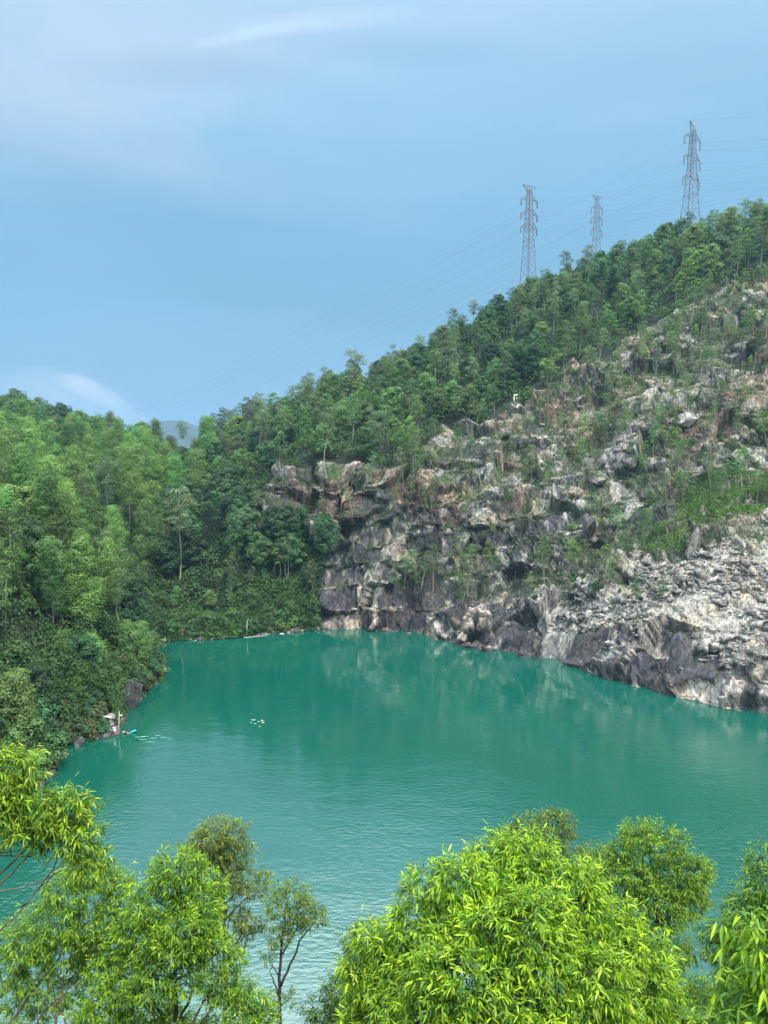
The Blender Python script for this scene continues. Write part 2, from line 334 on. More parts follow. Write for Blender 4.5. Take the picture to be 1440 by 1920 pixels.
def rock_mat(name, attr=True, col=(.2, .2, .2), bump=1.0):
    m, N, L = new_mat(name); o = N.new('ShaderNodeOutputMaterial'); b = N.new('ShaderNodeBsdfPrincipled'); L.new(b.outputs[0], o.inputs[0])
    tc = N.new('ShaderNodeTexCoord')
    if attr:
        at = N.new('ShaderNodeAttribute'); at.attribute_name = 'col'; c = at.outputs['Color']
    else:
        rg = N.new('ShaderNodeRGB'); rg.outputs[0].default_value = (*col, 1); c = rg.outputs[0]
        oi = N.new('ShaderNodeObjectInfo'); hs = N.new('ShaderNodeHueSaturation'); a = N.new('ShaderNodeMapRange'); L.new(oi.outputs['Random'], a.inputs[0]); a.inputs[3].default_value = .6; a.inputs[4].default_value = 1.3
        L.new(a.outputs[0], hs.inputs['Value']); L.new(c, hs.inputs['Color']); c = hs.outputs[0]
    mp = N.new('ShaderNodeMapping'); L.new(tc.outputs['Object'], mp.inputs[0]); mp.inputs['Rotation'].default_value = (R(12), R(28), R(20)); mp.inputs['Scale'].default_value = (1.3, 1.3, .55)
    n = N.new('ShaderNodeTexNoise'); L.new(mp.outputs[0], n.inputs[0]); n.inputs['Scale'].default_value = .9; n.inputs['Detail'].default_value = 9; n.inputs['Roughness'].default_value = .72
    r = N.new('ShaderNodeMapRange'); L.new(n.outputs[0], r.inputs[0]); r.inputs[1].default_value = .35; r.inputs[2].default_value = .65; r.inputs[3].default_value = .42; r.inputs[4].default_value = 1.55
    v = N.new('ShaderNodeTexVoronoi'); v.feature = 'DISTANCE_TO_EDGE'; L.new(mp.outputs[0], v.inputs[0]); v.inputs['Scale'].default_value = .75
    v2 = N.new('ShaderNodeTexVoronoi'); v2.feature = 'F1'; L.new(mp.outputs[0], v2.inputs[0]); v2.inputs['Scale'].default_value = 1.5
    cr = N.new('ShaderNodeMapRange'); L.new(v.outputs['Distance'], cr.inputs[0]); cr.inputs[1].default_value = 0; cr.inputs[2].default_value = .05; cr.inputs[3].default_value = .45; cr.inputs[4].default_value = 1
    m1 = N.new('ShaderNodeMath'); m1.operation = 'MULTIPLY'; L.new(r.outputs[0], m1.inputs[0]); L.new(cr.outputs[0], m1.inputs[1])
    sp = N.new('ShaderNodeSeparateColor'); L.new(v2.outputs['Color'], sp.inputs[0])
    m2 = N.new('ShaderNodeMath'); m2.operation = 'MULTIPLY_ADD'; L.new(sp.outputs[0], m2.inputs[0]); m2.inputs[1].default_value = .7; m2.inputs[2].default_value = .65
    m3 = N.new('ShaderNodeMath'); m3.operation = 'MULTIPLY'; L.new(m1.outputs[0], m3.inputs[0]); L.new(m2.outputs[0], m3.inputs[1])
    vm = N.new('ShaderNodeVectorMath'); vm.operation = 'SCALE'; L.new(c, vm.inputs[0]); L.new(m3.outputs[0], vm.inputs['Scale']); L.new(vm.outputs[0], b.inputs['Base Color'])
    b.inputs['Roughness'].default_value = .75; b.inputs['Specular IOR Level'].default_value = .3
    hh = N.new('ShaderNodeMath'); hh.operation = 'ADD'; L.new(n.outputs[0], hh.inputs[0])
    q = N.new('ShaderNodeMath'); q.operation = 'MULTIPLY'; L.new(sp.outputs[1], q.inputs[0]); q.inputs[1].default_value = .35; L.new(q.outputs[0], hh.inputs[1])
    bp = N.new('ShaderNodeBump'); bp.inputs['Strength'].default_value = bump; bp.inputs['Distance'].default_value = .7; L.new(hh.outputs[0], bp.inputs['Height']); L.new(bp.outputs[0], b.inputs['Normal'])
    return m
M_ROCK = rock_mat('quarry_rock')
M_STONE = rock_mat('loose_stone', attr=False, col=(.28, .255, .23), bump=.6)
M_DARKSTONE = rock_mat('dark_stone', attr=False, col=(.10, .098, .105), bump=.6)
M_SOIL = simple('forest_floor', (.030, .038, .024), .95, bscale=.6, bump=.4, var=.5)
M_FARLAND = simple('far_land', (.04, .07, .04), .95, bscale=.01, var=.4)
M_MOUNT = simple('mountain_forest', (.04, .06, .05), .95, bscale=.01, var=.4)
M_BARK_P = simple('pale_bark', (.34, .31, .25), .8, bscale=2.5, var=.35)
M_BARK_D = simple('dark_bark', (.055, .045, .038), .85, bscale=12, var=.5, bump=.4)
M_BARK_M = simple('brown_bark', (.16, .13, .10), .85, bscale=6, var=.4, bump=.3)
M_F_LIGHT = foliage('leaves_light', (.068, .178, .034), (.175, .340, .055))
M_F_MID = foliage('leaves_mid', (.070, .160, .038), (.145, .265, .058))
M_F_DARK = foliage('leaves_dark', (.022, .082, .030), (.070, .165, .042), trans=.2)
M_F_GREY = foliage('leaves_grey_green', (.085, .145, .062), (.165, .235, .100), trans=.25)
M_F_BRIGHT = foliage('leaves_bright', (.045, .13, .015), (.11, .26, .03))
M_F_OLIVE = foliage('leaves_olive', (.055, .075, .02), (.13, .155, .045))
M_COVER = foliage('ground_leaves', (.012, .046, .014), (.085, .170, .034), objvar=False, nscale=.16, trans=.2)
M_SCRUB = foliage('scrub_leaves', (.045, .085, .030), (.110, .165, .060), objvar=False, nscale=.09, trans=.2)
M_STEEL = simple('pylon_steel', (.22, .21, .24), .6, .3, bscale=3, var=.3)
M_INSUL = simple('insulator_glass', (.25, .30, .36), .3, 0, bscale=5, var=.1)
M_WIRE = simple('power_wire', (.12, .13, .16), .6, .3, bscale=.1, var=.1)
M_WHITE = simple('white_paint', (.80, .80, .78), .6, bscale=4, var=.08)
M_SKIN = simple('skin', (.55, .34, .24), .6, bscale=6, var=.08)
M_HAIR = simple('black_hair', (.012, .010, .010), .6, bscale=20, var=.3)
M_CLOTHW = simple('white_cloth', (.78, .78, .78), .85, bscale=6, var=.1)
M_CLOTHD = simple('dark_cloth', (.03, .035, .05), .85, bscale=6, var=.2)
M_TURQ = simple('turquoise_plastic', (.05, .52, .58), .45, bscale=4, var=.08)
M_FOAM = simple('foam_white', (.62, .80, .78), .7, bscale=6, var=.1)

def water_mat():
    m, N, L = new_mat('lake_water'); o = N.new('ShaderNodeOutputMaterial'); b = N.new('ShaderNodeBsdfPrincipled'); L.new(b.outputs[0], o.inputs[0])
    tc = N.new('ShaderNodeTexCoord')
    n0 = N.new('ShaderNodeTexNoise'); L.new(tc.outputs['Object'], n0.inputs[0]); n0.inputs['Scale'].default_value = .018; n0.inputs['Detail'].default_value = 3
    mx = N.new('ShaderNodeMix'); mx.data_type = 'RGBA'; L.new(n0.outputs[0], mx.inputs[0]); mx.inputs[6].default_value = (.002, .064, .045, 1); mx.inputs[7].default_value = (.003, .100, .070, 1)
    L.new(mx.outputs[2], b.inputs['Base Color']); b.inputs['Roughness'].default_value = .06; b.inputs['IOR'].default_value = 1.9; b.inputs['Specular IOR Level'].default_value = .8
    mp = N.new('ShaderNodeMapping'); L.new(tc.outputs['Object'], mp.inputs[0]); mp.inputs['Scale'].default_value = (.55, 1.0, 1); mp.inputs['Rotation'].default_value = (0, 0, R(8))
    n1 = N.new('ShaderNodeTexNoise'); L.new(mp.outputs[0], n1.inputs[0]); n1.inputs['Scale'].default_value = 1.5; n1.inputs['Detail'].default_value = 3; n1.inputs['Roughness'].default_value = .55
    n2 = N.new('ShaderNodeTexNoise'); L.new(mp.outputs[0], n2.inputs[0]); n2.inputs['Scale'].default_value = .25; n2.inputs['Detail'].default_value = 2
    n3 = N.new('ShaderNodeTexNoise'); L.new(tc.outputs['Object'], n3.inputs[0]); n3.inputs['Scale'].default_value = .022; n3.inputs['Detail'].default_value = 2
    r3 = N.new('ShaderNodeMapRange'); L.new(n3.outputs[0], r3.inputs[0]); r3.inputs[1].default_value = .38; r3.inputs[2].default_value = .62; r3.inputs[3].default_value = .35; r3.inputs[4].default_value = 1.0
    # calmer towards the far sheltered end
    sp = N.new('ShaderNodeSeparateXYZ'); L.new(tc.outputs['Object'], sp.inputs[0])
    rf = N.new('ShaderNodeMapRange'); L.new(sp.outputs['Y'], rf.inputs[0]); rf.inputs[1].default_value = 110; rf.inputs[2].default_value = 175; rf.inputs[3].default_value = 1; rf.inputs[4].default_value = .14
    k = N.new('ShaderNodeMath'); k.operation = 'MULTIPLY'; L.new(r3.outputs[0], k.inputs[0]); L.new(rf.outputs[0], k.inputs[1])
    k2 = N.new('ShaderNodeMath'); k2.operation = 'MULTIPLY'; L.new(k.outputs[0], k2.inputs[0]); k2.inputs[1].default_value = .24
    b1 = N.new('ShaderNodeBump'); L.new(k2.outputs[0], b1.inputs['Strength']); b1.inputs['Distance'].default_value = .35; L.new(n1.outputs[0], b1.inputs['Height'])
    b2 = N.new('ShaderNodeBump'); b2.inputs['Strength'].default_value = .10; b2.inputs['Distance'].default_value = .6; L.new(n2.outputs[0], b2.inputs['Height']); L.new(b1.outputs[0], b2.inputs['Normal'])
    L.new(b2.outputs[0], b.inputs['Normal'])
    return m
M_WATER = water_mat()

# ------------------------------------------------------------------ big structure
def grid_faces(nr, nc):
    i = np.arange(nr - 1)[:, None] * nc; j = np.arange(nc - 1)[None]
    return np.stack([i + j, i + j + 1, i + nc + j + 1, i + nc + j], -1).reshape(-1, 4)
# rock wall coordinates: s along the shore, t inland
SV = np.array([.80, -.60]); TV = np.array([.60, .80]); O = np.array([0., 200.])
def st_of(x, y): return (x - O[0]) * SV[0] + (y - O[1]) * SV[1], (x - O[0]) * TV[0] + (y - O[1]) * TV[1]
ROCKPX = np.array([(598, 1500), (600, 1110), (618, 1060), (590, 1000), (530, 985), (470, 1030), (462, 960), (520, 885), (600, 872), (760, 885), (795, 850), (830, 800), (905, 800), (1000, 735), (1075, 690),
                   (1120, 660), (1190, 640), (1240, 600), (1290, 560), (1350, 545), (1440, 520), (1700, 480), (1800, 1900), (900, 1900)], float)
def in_poly(u, v, poly):
    ins = np.zeros(np.shape(u), bool); n = len(poly)
    for i in range(n):
        ax, ay = poly[i]; bx, by = poly[(i + 1) % n]
        ins ^= ((ay > v) != (by > v)) & (u < (bx - ax) * (v - ay) / (by - ay + 1e-12) + ax)
    return ins
def rock_k(p):                       # 1 inside the rock wall, 0 in the forest, ragged border
    u, v = proj(p); dist = np.full(len(p), 1e9)
    for i in range(len(ROCKPX)):
        a = ROCKPX[i]; b = ROCKPX[(i + 1) % len(ROCKPX)]; e = b - a; t = np.clip(((u - a[0]) * e[0] + (v - a[1]) * e[1]) / (e @ e), 0, 1)
        dist = np.minimum(dist, np.hypot(u - a[0] - t * e[0], v - a[1] - t * e[1]))
    inside = in_poly(u, v, ROCKPX); dist = np.where(inside, dist, -dist) + (fbm(p * np.array([1, 1, 0]) / 9., 21, 3) - .5) * 30
    return sstep(dist, -12, 10), dist
def terrain():
    def axis(a, b, f0, f1, st):
        mid = np.arange(f0, f1 + .01, st); lo = []; x = f0; s = st
        while x > a: s *= 1.12; x -= s; lo.append(x)
        hi = []; x = f1; s = st
        while x < b: s *= 1.12; x += s; hi.append(x)
        return np.concatenate([lo[::-1], mid, hi])
    xs = axis(-1500, 1500, -240, 270, 2.0); ys = axis(-900, 1500, 0, 470, 2.0)
    X, Y = np.meshgrid(xs, ys); Z = Hh(X, Y)
    u, v = proj(np.stack([X, Y, Z], -1))
    s, t = st_of(X, Y)
    K, _ = rock_k(np.stack([X, Y, Z], -1).reshape(-1, 3)); K = K.reshape(X.shape)
    m = (Y > 110) & (Y < 345) & (s > -97) & (t > -60) & (t < 178)
    Z = np.maximum(Z - 22 * sstep(K, .55, .95) * m, -9.0)
    o = mesh_obj('terrain', np.stack([X, Y, Z], -1).reshape(-1, 3), grid_faces(*X.shape), M_SOIL, smooth=True); tag(o, kind='structure')
terrain()
o = mesh_obj('far_ground', [(-5500, -5500, -9.6), (5500, -5500, -9.6), (5500, 5500, -9.6), (-5500, 5500, -9.6)], [[0, 1, 2, 3]], M_FARLAND); tag(o, kind='structure')
def lake():
    c = LAKE.mean(0); ring = LAKE + (LAKE - c) / np.linalg.norm(LAKE - c, axis=1)[:, None] * 2.5
    V = [(c[0], c[1], 0)] + [(p[0], p[1], 0) for p in ring]; n = len(ring)
    o = mesh_obj('water', V, [[0, i + 1, (i + 1) % n + 1] for i in range(n)], M_WATER); tag(o, kind='structure')
lake()
def mountains():
    for (Y, pts) in [(3300, [(-400, 860), (150, 845), (230, 815), (280, 797), (300, 790), (325, 788), (350, 792), (370, 798), (395, 806), (430, 815), (520, 830), (700, 850), (900, 870)]),
                     (2300, [(-300, 870), (200, 850), (290, 836), (330, 832), (360, 822), (400, 812), (470, 825), (600, 850), (800, 880)])]:
        us = np.arange(pts[0][0], pts[-1][0] + 1, 6.); vs = np.interp(us, *zip(*pts)) + 2 * (fbm(np.stack([us / 25, us * 0, us * 0 + Y], 1), 11, 4) - .5)
        rows = []
        crest = np.array([P(a, b, Y) for a, b in zip(us, vs)])
        for f, dy in ((0., -700), (.3, -450), (.62, -250), (.88, -90), (1., 0), (.7, 250), (0., 800)):
            q = crest.copy(); q[:, 2] = -9 + (crest[:, 2] + 9) * f
            n = (fbm(np.stack([q[:, 0] / 160, q[:, 1] / 160 + dy / 160, q[:, 2] * 0], 1), 5, 4) - .5) * 160 * (f < 1) * (f > 0)
            q[:, 1] += dy + n; rows.append(q)
        A = np.array(rows)
        o = mesh_obj('hill', A.reshape(-1, 3), grid_faces(*A.shape[:2]), M_MOUNT, smooth=True); tag(o, kind='structure')
mountains()

# the quarry face ------------------------------------------------------------
def cliff():
    s = np.arange(-100, 175, .42); nT = 620
    P3 = np.zeros((nT, len(s), 3)); fine = np.arange(-40, 185, .4)
    SS, TT = np.meshgrid(s, fine); XX = O[0] + SS * SV[0] + TT * TV[0]; YY = O[1] + SS * SV[1] + TT * TV[1]
    ZZ = Hh(XX, YY)
    for j in range(len(s)):
        z = ZZ[:, j]; i0 = np.argmax((z > -.5) & (fine >= (6.0 if s[j] < -45 else -40.0))); i0 = max(i0 - 1, 0)
        zz = z[i0:]; tt = fine[i0:]; arc = np.concatenate([[0], np.cumsum(np.hypot(np.diff(tt), np.diff(zz) * 1.6))])
        a = np.linspace(0, arc[-1], nT); t = np.interp(a, arc, tt); P3[:, j, 2] = np.interp(a, arc, zz)
        P3[:, j, 0] = O[0] + s[j] * SV[0] + t * TV[0]; P3[:, j, 1] = O[1] + s[j] * SV[1] + t * TV[1]
    # smoothed normals of the base surface
    G = P3.copy()
    for _ in range(6):
        G[1:-1, 1:-1] = (G[:-2, 1:-1] + G[2:, 1:-1] + G[1:-1, :-2] + G[1:-1, 2:]) / 4
    n = np.cross(np.gradient(G, axis=1), np.gradient(G, axis=0)); n /= np.linalg.norm(n, axis=2)[..., None] + 1e-9
    n = np.where(n[..., 2:3] < 0, -n, n)
    p = P3.reshape(-1, 3); n = n.reshape(-1, 3)
    u, v = proj(p)
    k, dist = rock_k(p)
    rx = np.array(Matrix.Rotation(R(24), 3, 'Y') @ Matrix.Rotation(R(-15), 3, 'X') @ Matrix.Rotation(R(35), 3, 'Z'))
    rx2 = np.array(Matrix.Rotation(R(-12), 3, 'Y') @ Matrix.Rotation(R(20), 3, 'X') @ Matrix.Rotation(R(-20), 3, 'Z'))
    warp = np.stack([fbm(p / 6. + 9 * i, 31 + i, 3) - .5 for i in range(3)], 1)
    q = p + warp * 3
    o1, t1, e1, id1 = facets(q, (24, 17, 15), 1, rx)
    o2, t2, e2, id2 = facets(q, (8.5, 6.5, 7.5), 2, rx)
    o3, t3, e3, id3 = facets(q, (2.0, 1.8, 3.0), 3, rx2)
    ub = (p[:, 2] + (fbm(p / 15., 23, 2) - .5) * 30) > 34          # the upper slope breaks in flat dipping slabs
    for A_, B_ in zip((o2, t2, e2, id2), facets(q, (11.0, 8.0, 5.5), 12, rx2)): A_[ub] = B_[ub]
    lb = p[:, 2] < 15 + (fbm(p / 12., 29, 2) - .5) * 10           # the wall above the water splits in tall leaning plates
    rx3 = np.array(Matrix.Rotation(R(8), 3, 'Y') @ Matrix.Rotation(R(-26), 3, 'X') @ Matrix.Rotation(R(-37), 3, 'Z'))
    for A_, B_ in zip((o2, t2, e2, id2), facets(p + warp, (9.0, 5.0, 19.0), 14, rx3)): A_[lb] = B_[lb]
    for A_, B_ in zip((o3, t3, e3, id3), facets(p + warp, (2.6, 1.5, 5.0), 15, rx3)): A_[lb] = B_[lb]
    for A_, B_ in zip((o3, t3, e3, id3), facets(q, (4.2, 2.4, 1.5), 13, rx2)): A_[ub] = B_[ub]
    o4, t4, e4, id4 = facets(p + warp, (.95, .9, 1.3), 4, rx)
    tl_ = (v - (1120 - (u - 1000) * .27)) + (fbm(p / 12., 24, 3) - .5) * 130
    talus = sstep(u + (fbm(p / 9., 25, 3) - .5) * 120, 990, 1060) * sstep(tl_, -20, 25) * (1 - sstep(v - (1128 + (u - 1000) * .17) + (fbm(p / 10., 26, 3) - .5) * 110, 0, 60))
    big = (1 - .75 * talus)
    gate = .30 + 1.0 * h01(id2, 11)                                  # some plates stay whole, others are shattered
    d = big * (o1 * 2.4 + t1 * 6.0 + o2 * .9 + t2 * 2.6) + (o3 * .75 + t3 * 1.25) * gate * (1 - .1 * talus) + (o4 * .16 + t4 * .26) * gate
    d = d - o2 * .4 * lb - (.25 * big * (e2 < .05) + .22 * (e3 < .08)) * (1 - .5 * lb)
    low = sstep(p[:, 2], -.3, 1.2)
    # a thin ledge structure: pull benches flat
    step = 8.5; zz = p[:, 2] + (fbm(p / 34., 41, 2) - .5) * 14 - (p[:, 0] - 40) * .12; fr = zz / step - np.floor(zz / step)
    ledge = (sstep(fr, .25, .8) - fr) * step * .62 * (1 - talus)
    pv = p + n * (d * k * (.35 + .65 * low))[:, None]
    pv[:, 2] += ledge * k * low
    pv -= n * ((1 - k) * 2.5 + .8 * (k < .5))[:, None]
    # ---- rock colour
    w1 = fbm(p / 14., 51, 3); w2 = fbm(p / 4.5, 52, 4); w3 = fbm(p * np.array([1, 1, .35]) / 1.8, 53, 3)
    c3 = h01(id3, 8); c2 = h01(id2, 9); c1 = h01(id1, 9); c4 = h01(id4, 8)
    zl = p[:, 2]
    edge = 14 + 10 * (w1 - .5) * 2 + 5 * (w2 - .5)
    dark = 1 - sstep(zl, edge - 5, edge + 5)                      # wet dark band above the water
    top = (fr < .3) * (1 - talus) * (p[:, 2] > 6)                                     # bench tops painted paler, like the light they catch from above
    tone = (.24 * c3 + .10 * c4) * gate + .42 * c2 + .18 * c1 + .40 * (w2 - .5) * 2 + .42 * (w3 - .5) * 2 * gate + .10 * top
    tone = tone - .10 + .50 * talus * (1 - dark * .5) - .07 * dark + .05
    blue = sstep(w1 + .25 * (c1 - .5), .47, .60) * (1 - talus)       # smooth blue-black faces
    tone = tone - .12 * blue + .13 * sstep(zl, 34, 60)
    f = sstep(tone, .24, .54)[:, None]
    DK = np.array([.080, .078, .088]); PL = np.array([.47, .44, .395])
    c = DK * (1 - f) + PL * f
    crk = np.maximum((e1 < .030), (e2 < .035) * (gate < 1.0)) * (1 - talus); c = c * (1 - .45 * crk)[:, None]
    red = (sstep(fbm(p / 11., 61, 3), .50, .64) * sstep(zl, 24, 45) * (1 - talus))[:, None]
    red = np.maximum(red, (np.exp(-((u - 640) / 90) ** 2 - ((v - 920) / 55) ** 2) * 1.2 * (w2 > .42))[:, None]).clip(0, 1)
    c = c * (1 - red * .75) + (np.array([.16, .085, .075]) * (1 - f) + np.array([.40, .29, .20]) * f) * red * .75
    tan = (sstep(fbm(p / 6., 71, 3), .54, .66) * .55)[:, None]; c = c * (1 - tan) + c * np.array([1.12, .98, .78]) * tan
    pink = (sstep(fbm(p / 8., 72, 3), .45, .6) * .8 * dark * (u < 900))[:, None]; c = c * (1 - pink) + c * np.array([1.15, 1.05, 1.03]) * pink
    moss = (sstep(fbm(p / 5., 81, 4), .50, .62) * sstep(n[:, 2], .35, .7) * sstep(zl, 8, 22) * (1 - .85 * talus))[:, None]
    grn = (sstep(zl, 30, 55) * .22 + .22)[:, None] * sstep(fbm(p / 3., 83, 4), .42, .58)[:, None] * (1 - talus)[:, None] * (1 - dark)[:, None]
    moss = np.maximum(moss * .75, grn); c = c * (1 - moss) + np.array([.085, .125, .055]) * moss
    pv2 = pv.reshape(P3.shape)
    fa = grid_faces(nT, len(s)); kk = (k > .02)[fa].any(1); fa = fa[kk]; ed_ = np.linalg.norm(p[fa[:, 0]] - p[fa[:, 1]], axis=1); fa = fa[ed_ < 2.6][:, ::-1]
    o = mesh_obj('cliff', pv, fa, M_ROCK, attr=c.astype(np.float32)); tag(o, kind='structure')
    nn = np.cross(np.gradient(pv2, axis=1), np.gradient(pv2, axis=0)); nn /= np.linalg.norm(nn, axis=2)[..., None] + 1e-9
    nn = np.where(nn[..., 2:3] < 0, -nn, nn).reshape(-1, 3)
    return pv, nn, k, talus
CL, CLN, CLK, CLT = cliff()
CU, CVv = proj(CL)
_ok = (CLK > .9) & (CL[:, 2] > .2)

def hit(u, v):                      # where a sight line meets the modelled ground
    d = px_dir(u, v); ts = np.concatenate([np.arange(90, 520, 1.0)]); pts = np.array([0, 0, CAMH]) + d * ts[:, None]
    h = Hf(pts[:, 0], pts[:, 1]); h = np.maximum(h, 0); i = np.argmax(pts[:, 2] < h)
    return np.array([pts[i, 0], pts[i, 1], h[i]])
def hit_rock(u, v):
    m = _ok & (np.abs(CU - u) < 4) & (np.abs(CVv - v) < 4); ix = np.nonzero(m)[0]
    if len(ix) == 0: return hit(u, v)
    return CL[ix[np.argmin(CL[ix, 1])]]
def visible(p, clear=2.0):          # p (n,3): is the point seen over the terrain?
    f = np.linspace(.3, .985, 60); q = np.array([0, 0, CAMH]) + (p[:, None] - np.array([0, 0, CAMH])) * f[None, :, None]
    return (Hf(q[..., 0], q[..., 1]) + clear < q[..., 2]).all(1)

# ------------------------------------------------------------------ leaf masses
def unit(a): return a / (np.linalg.norm(a, axis=-1, keepdims=True) + 1e-9)
def rand_dirs(n): return unit(rng.normal(size=(n, 3)))
def leaf_cards(c, n, ln, wd, droop=.4):
    """n small pointed blades (4 vertices, bent) at points c with rough normal n"""
    k = len(c); a = rand_dirs(k); a[:, 2] -= droop; a = unit(a - n * (a * n).sum(1)[:, None] * .8); b = unit(np.cross(n + .45 * rand_dirs(k), a))
    ln = np.broadcast_to(ln, (k,))[:, None] * rng.uniform(.7, 1.3, (k, 1)); wd = np.broadcast_to(wd, (k,))[:, None] * rng.uniform(.7, 1.3, (k, 1))
    up = unit(np.cross(a, b)) * ln * .12
    V = np.stack([c - a * ln * .5, c - b * wd * .5 + up, c + a * ln * .5, c + b * wd * .5 + up], 1).reshape(-1, 3)
    return V, np.arange(k * 4).reshape(-1, 4)

def make_tree(name, H, cb, Rc, nb, br, nleaf, ln, wd, prof, mats, bark, tr=.011, multi=1, lean=0.0, squash=.8, seedjit=.25, label=None, cat='tree'):
    if name == 'eucalyptus_tree': squash = .9
    root = empty(name); tb = MB(); V = []; n = 0
    LV = []
    tops = []
    for m in range(multi):
        ang = rng.uniform(0, 6.28); sp = 0 if multi == 1 else rng.uniform(.10, .22)
        z = np.linspace(-.05, .93, 8) * H * (1 if m == 0 else rng.uniform(.75, .95))
        wob = np.cumsum(rng.normal(0, .012 * H, (8, 2)), axis=0); wob -= wob[0]
        path = np.stack([wob[:, 0] + math.cos(ang) * sp * z + lean * z * z / H * .5, wob[:, 1] + math.sin(ang) * sp * z, z], 1)
        rad = np.linspace(1.0, .22, 8) * H * tr / (1 if multi == 1 else 1.35); rad[0] *= 1.5
        tb.tube(path, rad, 6); tops.append(path)
    for i in range(nb):
        path = tops[i % len(tops)]; zf = cb + (1 - cb) * ((i + rng.uniform(.1, .9)) / nb)
        zz = zf * path[-1, 2] / .93
        cx = np.interp(zz, path[:, 2], path[:, 0]); cy = np.interp(zz, path[:, 2], path[:, 1])
        r = Rc * H * prof((zf - cb) / (1 - cb)); a = i * 2.4 + rng.uniform(-.6, .6); rr = r * math.sqrt(rng.uniform(.12, 1.0)) * (1 - .35)
        bl = br * H * rng.uniform(.75, 1.3) * (.65 + .35 * prof((zf - cb) / (1 - cb)))
        c = np.array([cx + rr * math.cos(a), cy + rr * math.sin(a), zz])
        z0 = max(zz - rr * rng.uniform(.7, 1.3) - .03 * H, cb * H * .55)
        b0 = np.array([np.interp(z0, path[:, 2], path[:, 0]), np.interp(z0, path[:, 2], path[:, 1]), z0])
        mid = (b0 + c) / 2 + np.array([0, 0, -.1 * rr]) + rng.normal(0, .01 * H, 3)
        tb.tube([b0, mid, c], np.array([.4, .25, .1]) * H * tr, 4, cap=False)
        k = int(nleaf * rng.uniform(.7, 1.3)); d = rand_dirs(k); d[:, 2] = np.where(d[:, 2] < -.3, -d[:, 2], d[:, 2])
        lump = 1 + .35 * (vnoise(d * 2.2 + i * 3.1, i) - .5) * 2
        rad_ = bl * lump * rng.uniform(.55, 1.05, k) ** .6
        sub = unit(rng.normal(size=(6, 3)) + np.array([0, 0, .5])); nb_ = (d @ sub.T).max(1); rad_ = rad_ * (.72 + .38 * nb_ ** 4); pos = c + d * rad_[:, None] * np.array([1, 1, squash])
        LV.append(leaf_cards(pos, unit(d + .3 * np.array([0, 0, 1])), ln, wd)[0])
    LV = np.concatenate(LV)
    tb.build('trunk', bark, root, smooth=True)
    mesh_obj('crown', LV, np.arange(len(LV)).reshape(-1, 4), mats, root)
    return root
cone = lambda t: (1 - t) ** .75 * .95 + .12 if t > .18 else .75 + t
rnd = lambda t: math.sqrt(max(0.05, 1 - (2 * t - .9) ** 2)) if t < .97 else .35
umb = lambda t: .55 + .45 * math.sin(math.pi * min(1, t * 1.0)) if t < .8 else .6
PROTO = {}
def protos():
    A = [make_tree('eucalyptus_tree', h, cb, rc, 20, .135, 620, .42, .22, cone, M_F_LIGHT, M_BARK_P, .009) for h, cb, rc in ((26, .22, .25), (29, .28, .22), (23, .2, .27), (27, .35, .24), (24, .25, .22))]
    A2 = [make_tree('eucalyptus_tree', h, cb, rc, 19, .135, 560, .42, .22, cone, M_F_MID, M_BARK_P, .009) for h, cb, rc in ((24, .28, .24), (21, .25, .27), (27, .4, .2))]
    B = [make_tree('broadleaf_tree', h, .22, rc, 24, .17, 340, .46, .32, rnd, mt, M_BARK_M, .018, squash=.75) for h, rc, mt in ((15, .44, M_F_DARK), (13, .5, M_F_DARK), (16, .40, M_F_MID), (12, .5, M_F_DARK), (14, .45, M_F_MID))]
    C = [make_tree('slender_tree', h, cb, rc, nb, .09, 260, .40, .20, umb, mt, M_BARK_P, .0085, multi=mu, lean=le) for h, cb, rc, nb, mt, mu, le in
         ((22, .52, .20, 13, M_F_GREY, 1, .1), (24, .5, .22, 15, M_F_MID, 1, -.1), (20, .55, .20, 12, M_F_GREY, 2, .1), (19, .5, .24, 14, M_F_MID, 2, 0), (25, .6, .17, 12, M_F_GREY, 1, .15), (18, .45, .24, 13, M_F_LIGHT, 1, -.15))]
    D = [make_tree('young_tree', h, cb, rc, nb, .11, 120, .32, .15, umb, mt, M_BARK_P, .0095, multi=mu, lean=le) for h, cb, rc, nb, mt, mu, le in
         ((11, .5, .19, 9, M_F_GREY, 1, .35), (9, .45, .22, 9, M_F_MID, 1, -.2), (12, .55, .17, 9, M_F_MID, 1, .2), (8, .4, .26, 9, M_F_GREY, 2, .1), (10, .5, .2, 8, M_F_GREY, 2, .3))]
    E = [make_tree('shrub', h, .15, .55, 9, .30, 110, .34, .22, rnd, mt, M_BARK_M, .02, multi=2) for h, mt in ((3.2, M_F_DARK), (2.6, M_F_BRIGHT), (3.6, M_F_MID), (2.4, M_F_OLIVE))]
    Z = [make_tree('dead_tree', 9, .4, .3, 8, .05, 6, .2, .08, umb, M_F_OLIVE, M_BARK_P, .010, multi=2)]
    return dict(A=A, A2=A2, B=B, C=C, D=D, E=E, Z=Z)
PROTO = protos()
used = set()
COUNT = {}
def plant(kind, i, loc, sc=1.0, label='', cat='tree', group=None, tilt=(0, 0), rz=None, name=None):
    pr = PROTO[kind][i % len(PROTO[kind])]; key = (kind, i % len(PROTO[kind]))
    if key in used: o = copy_tree(pr)
    else: o = pr; used.add(key)
    o.location = tuple(loc); o.rotation_euler = (tilt[0], tilt[1], rng.uniform(0, 6.28) if rz is None else rz)
    if kind == 'E': o.scale = (sc * rng.uniform(.85, 1.25), sc * rng.uniform(.85, 1.25), sc * rng.uniform(.8, 1.1))
    else: w = rng.uniform(.88, 1.15); o.scale = (sc * w, sc * w, sc)
    tag(o, label, cat, group); COUNT[kind] = COUNT.get(kind, 0) + 1
    return o

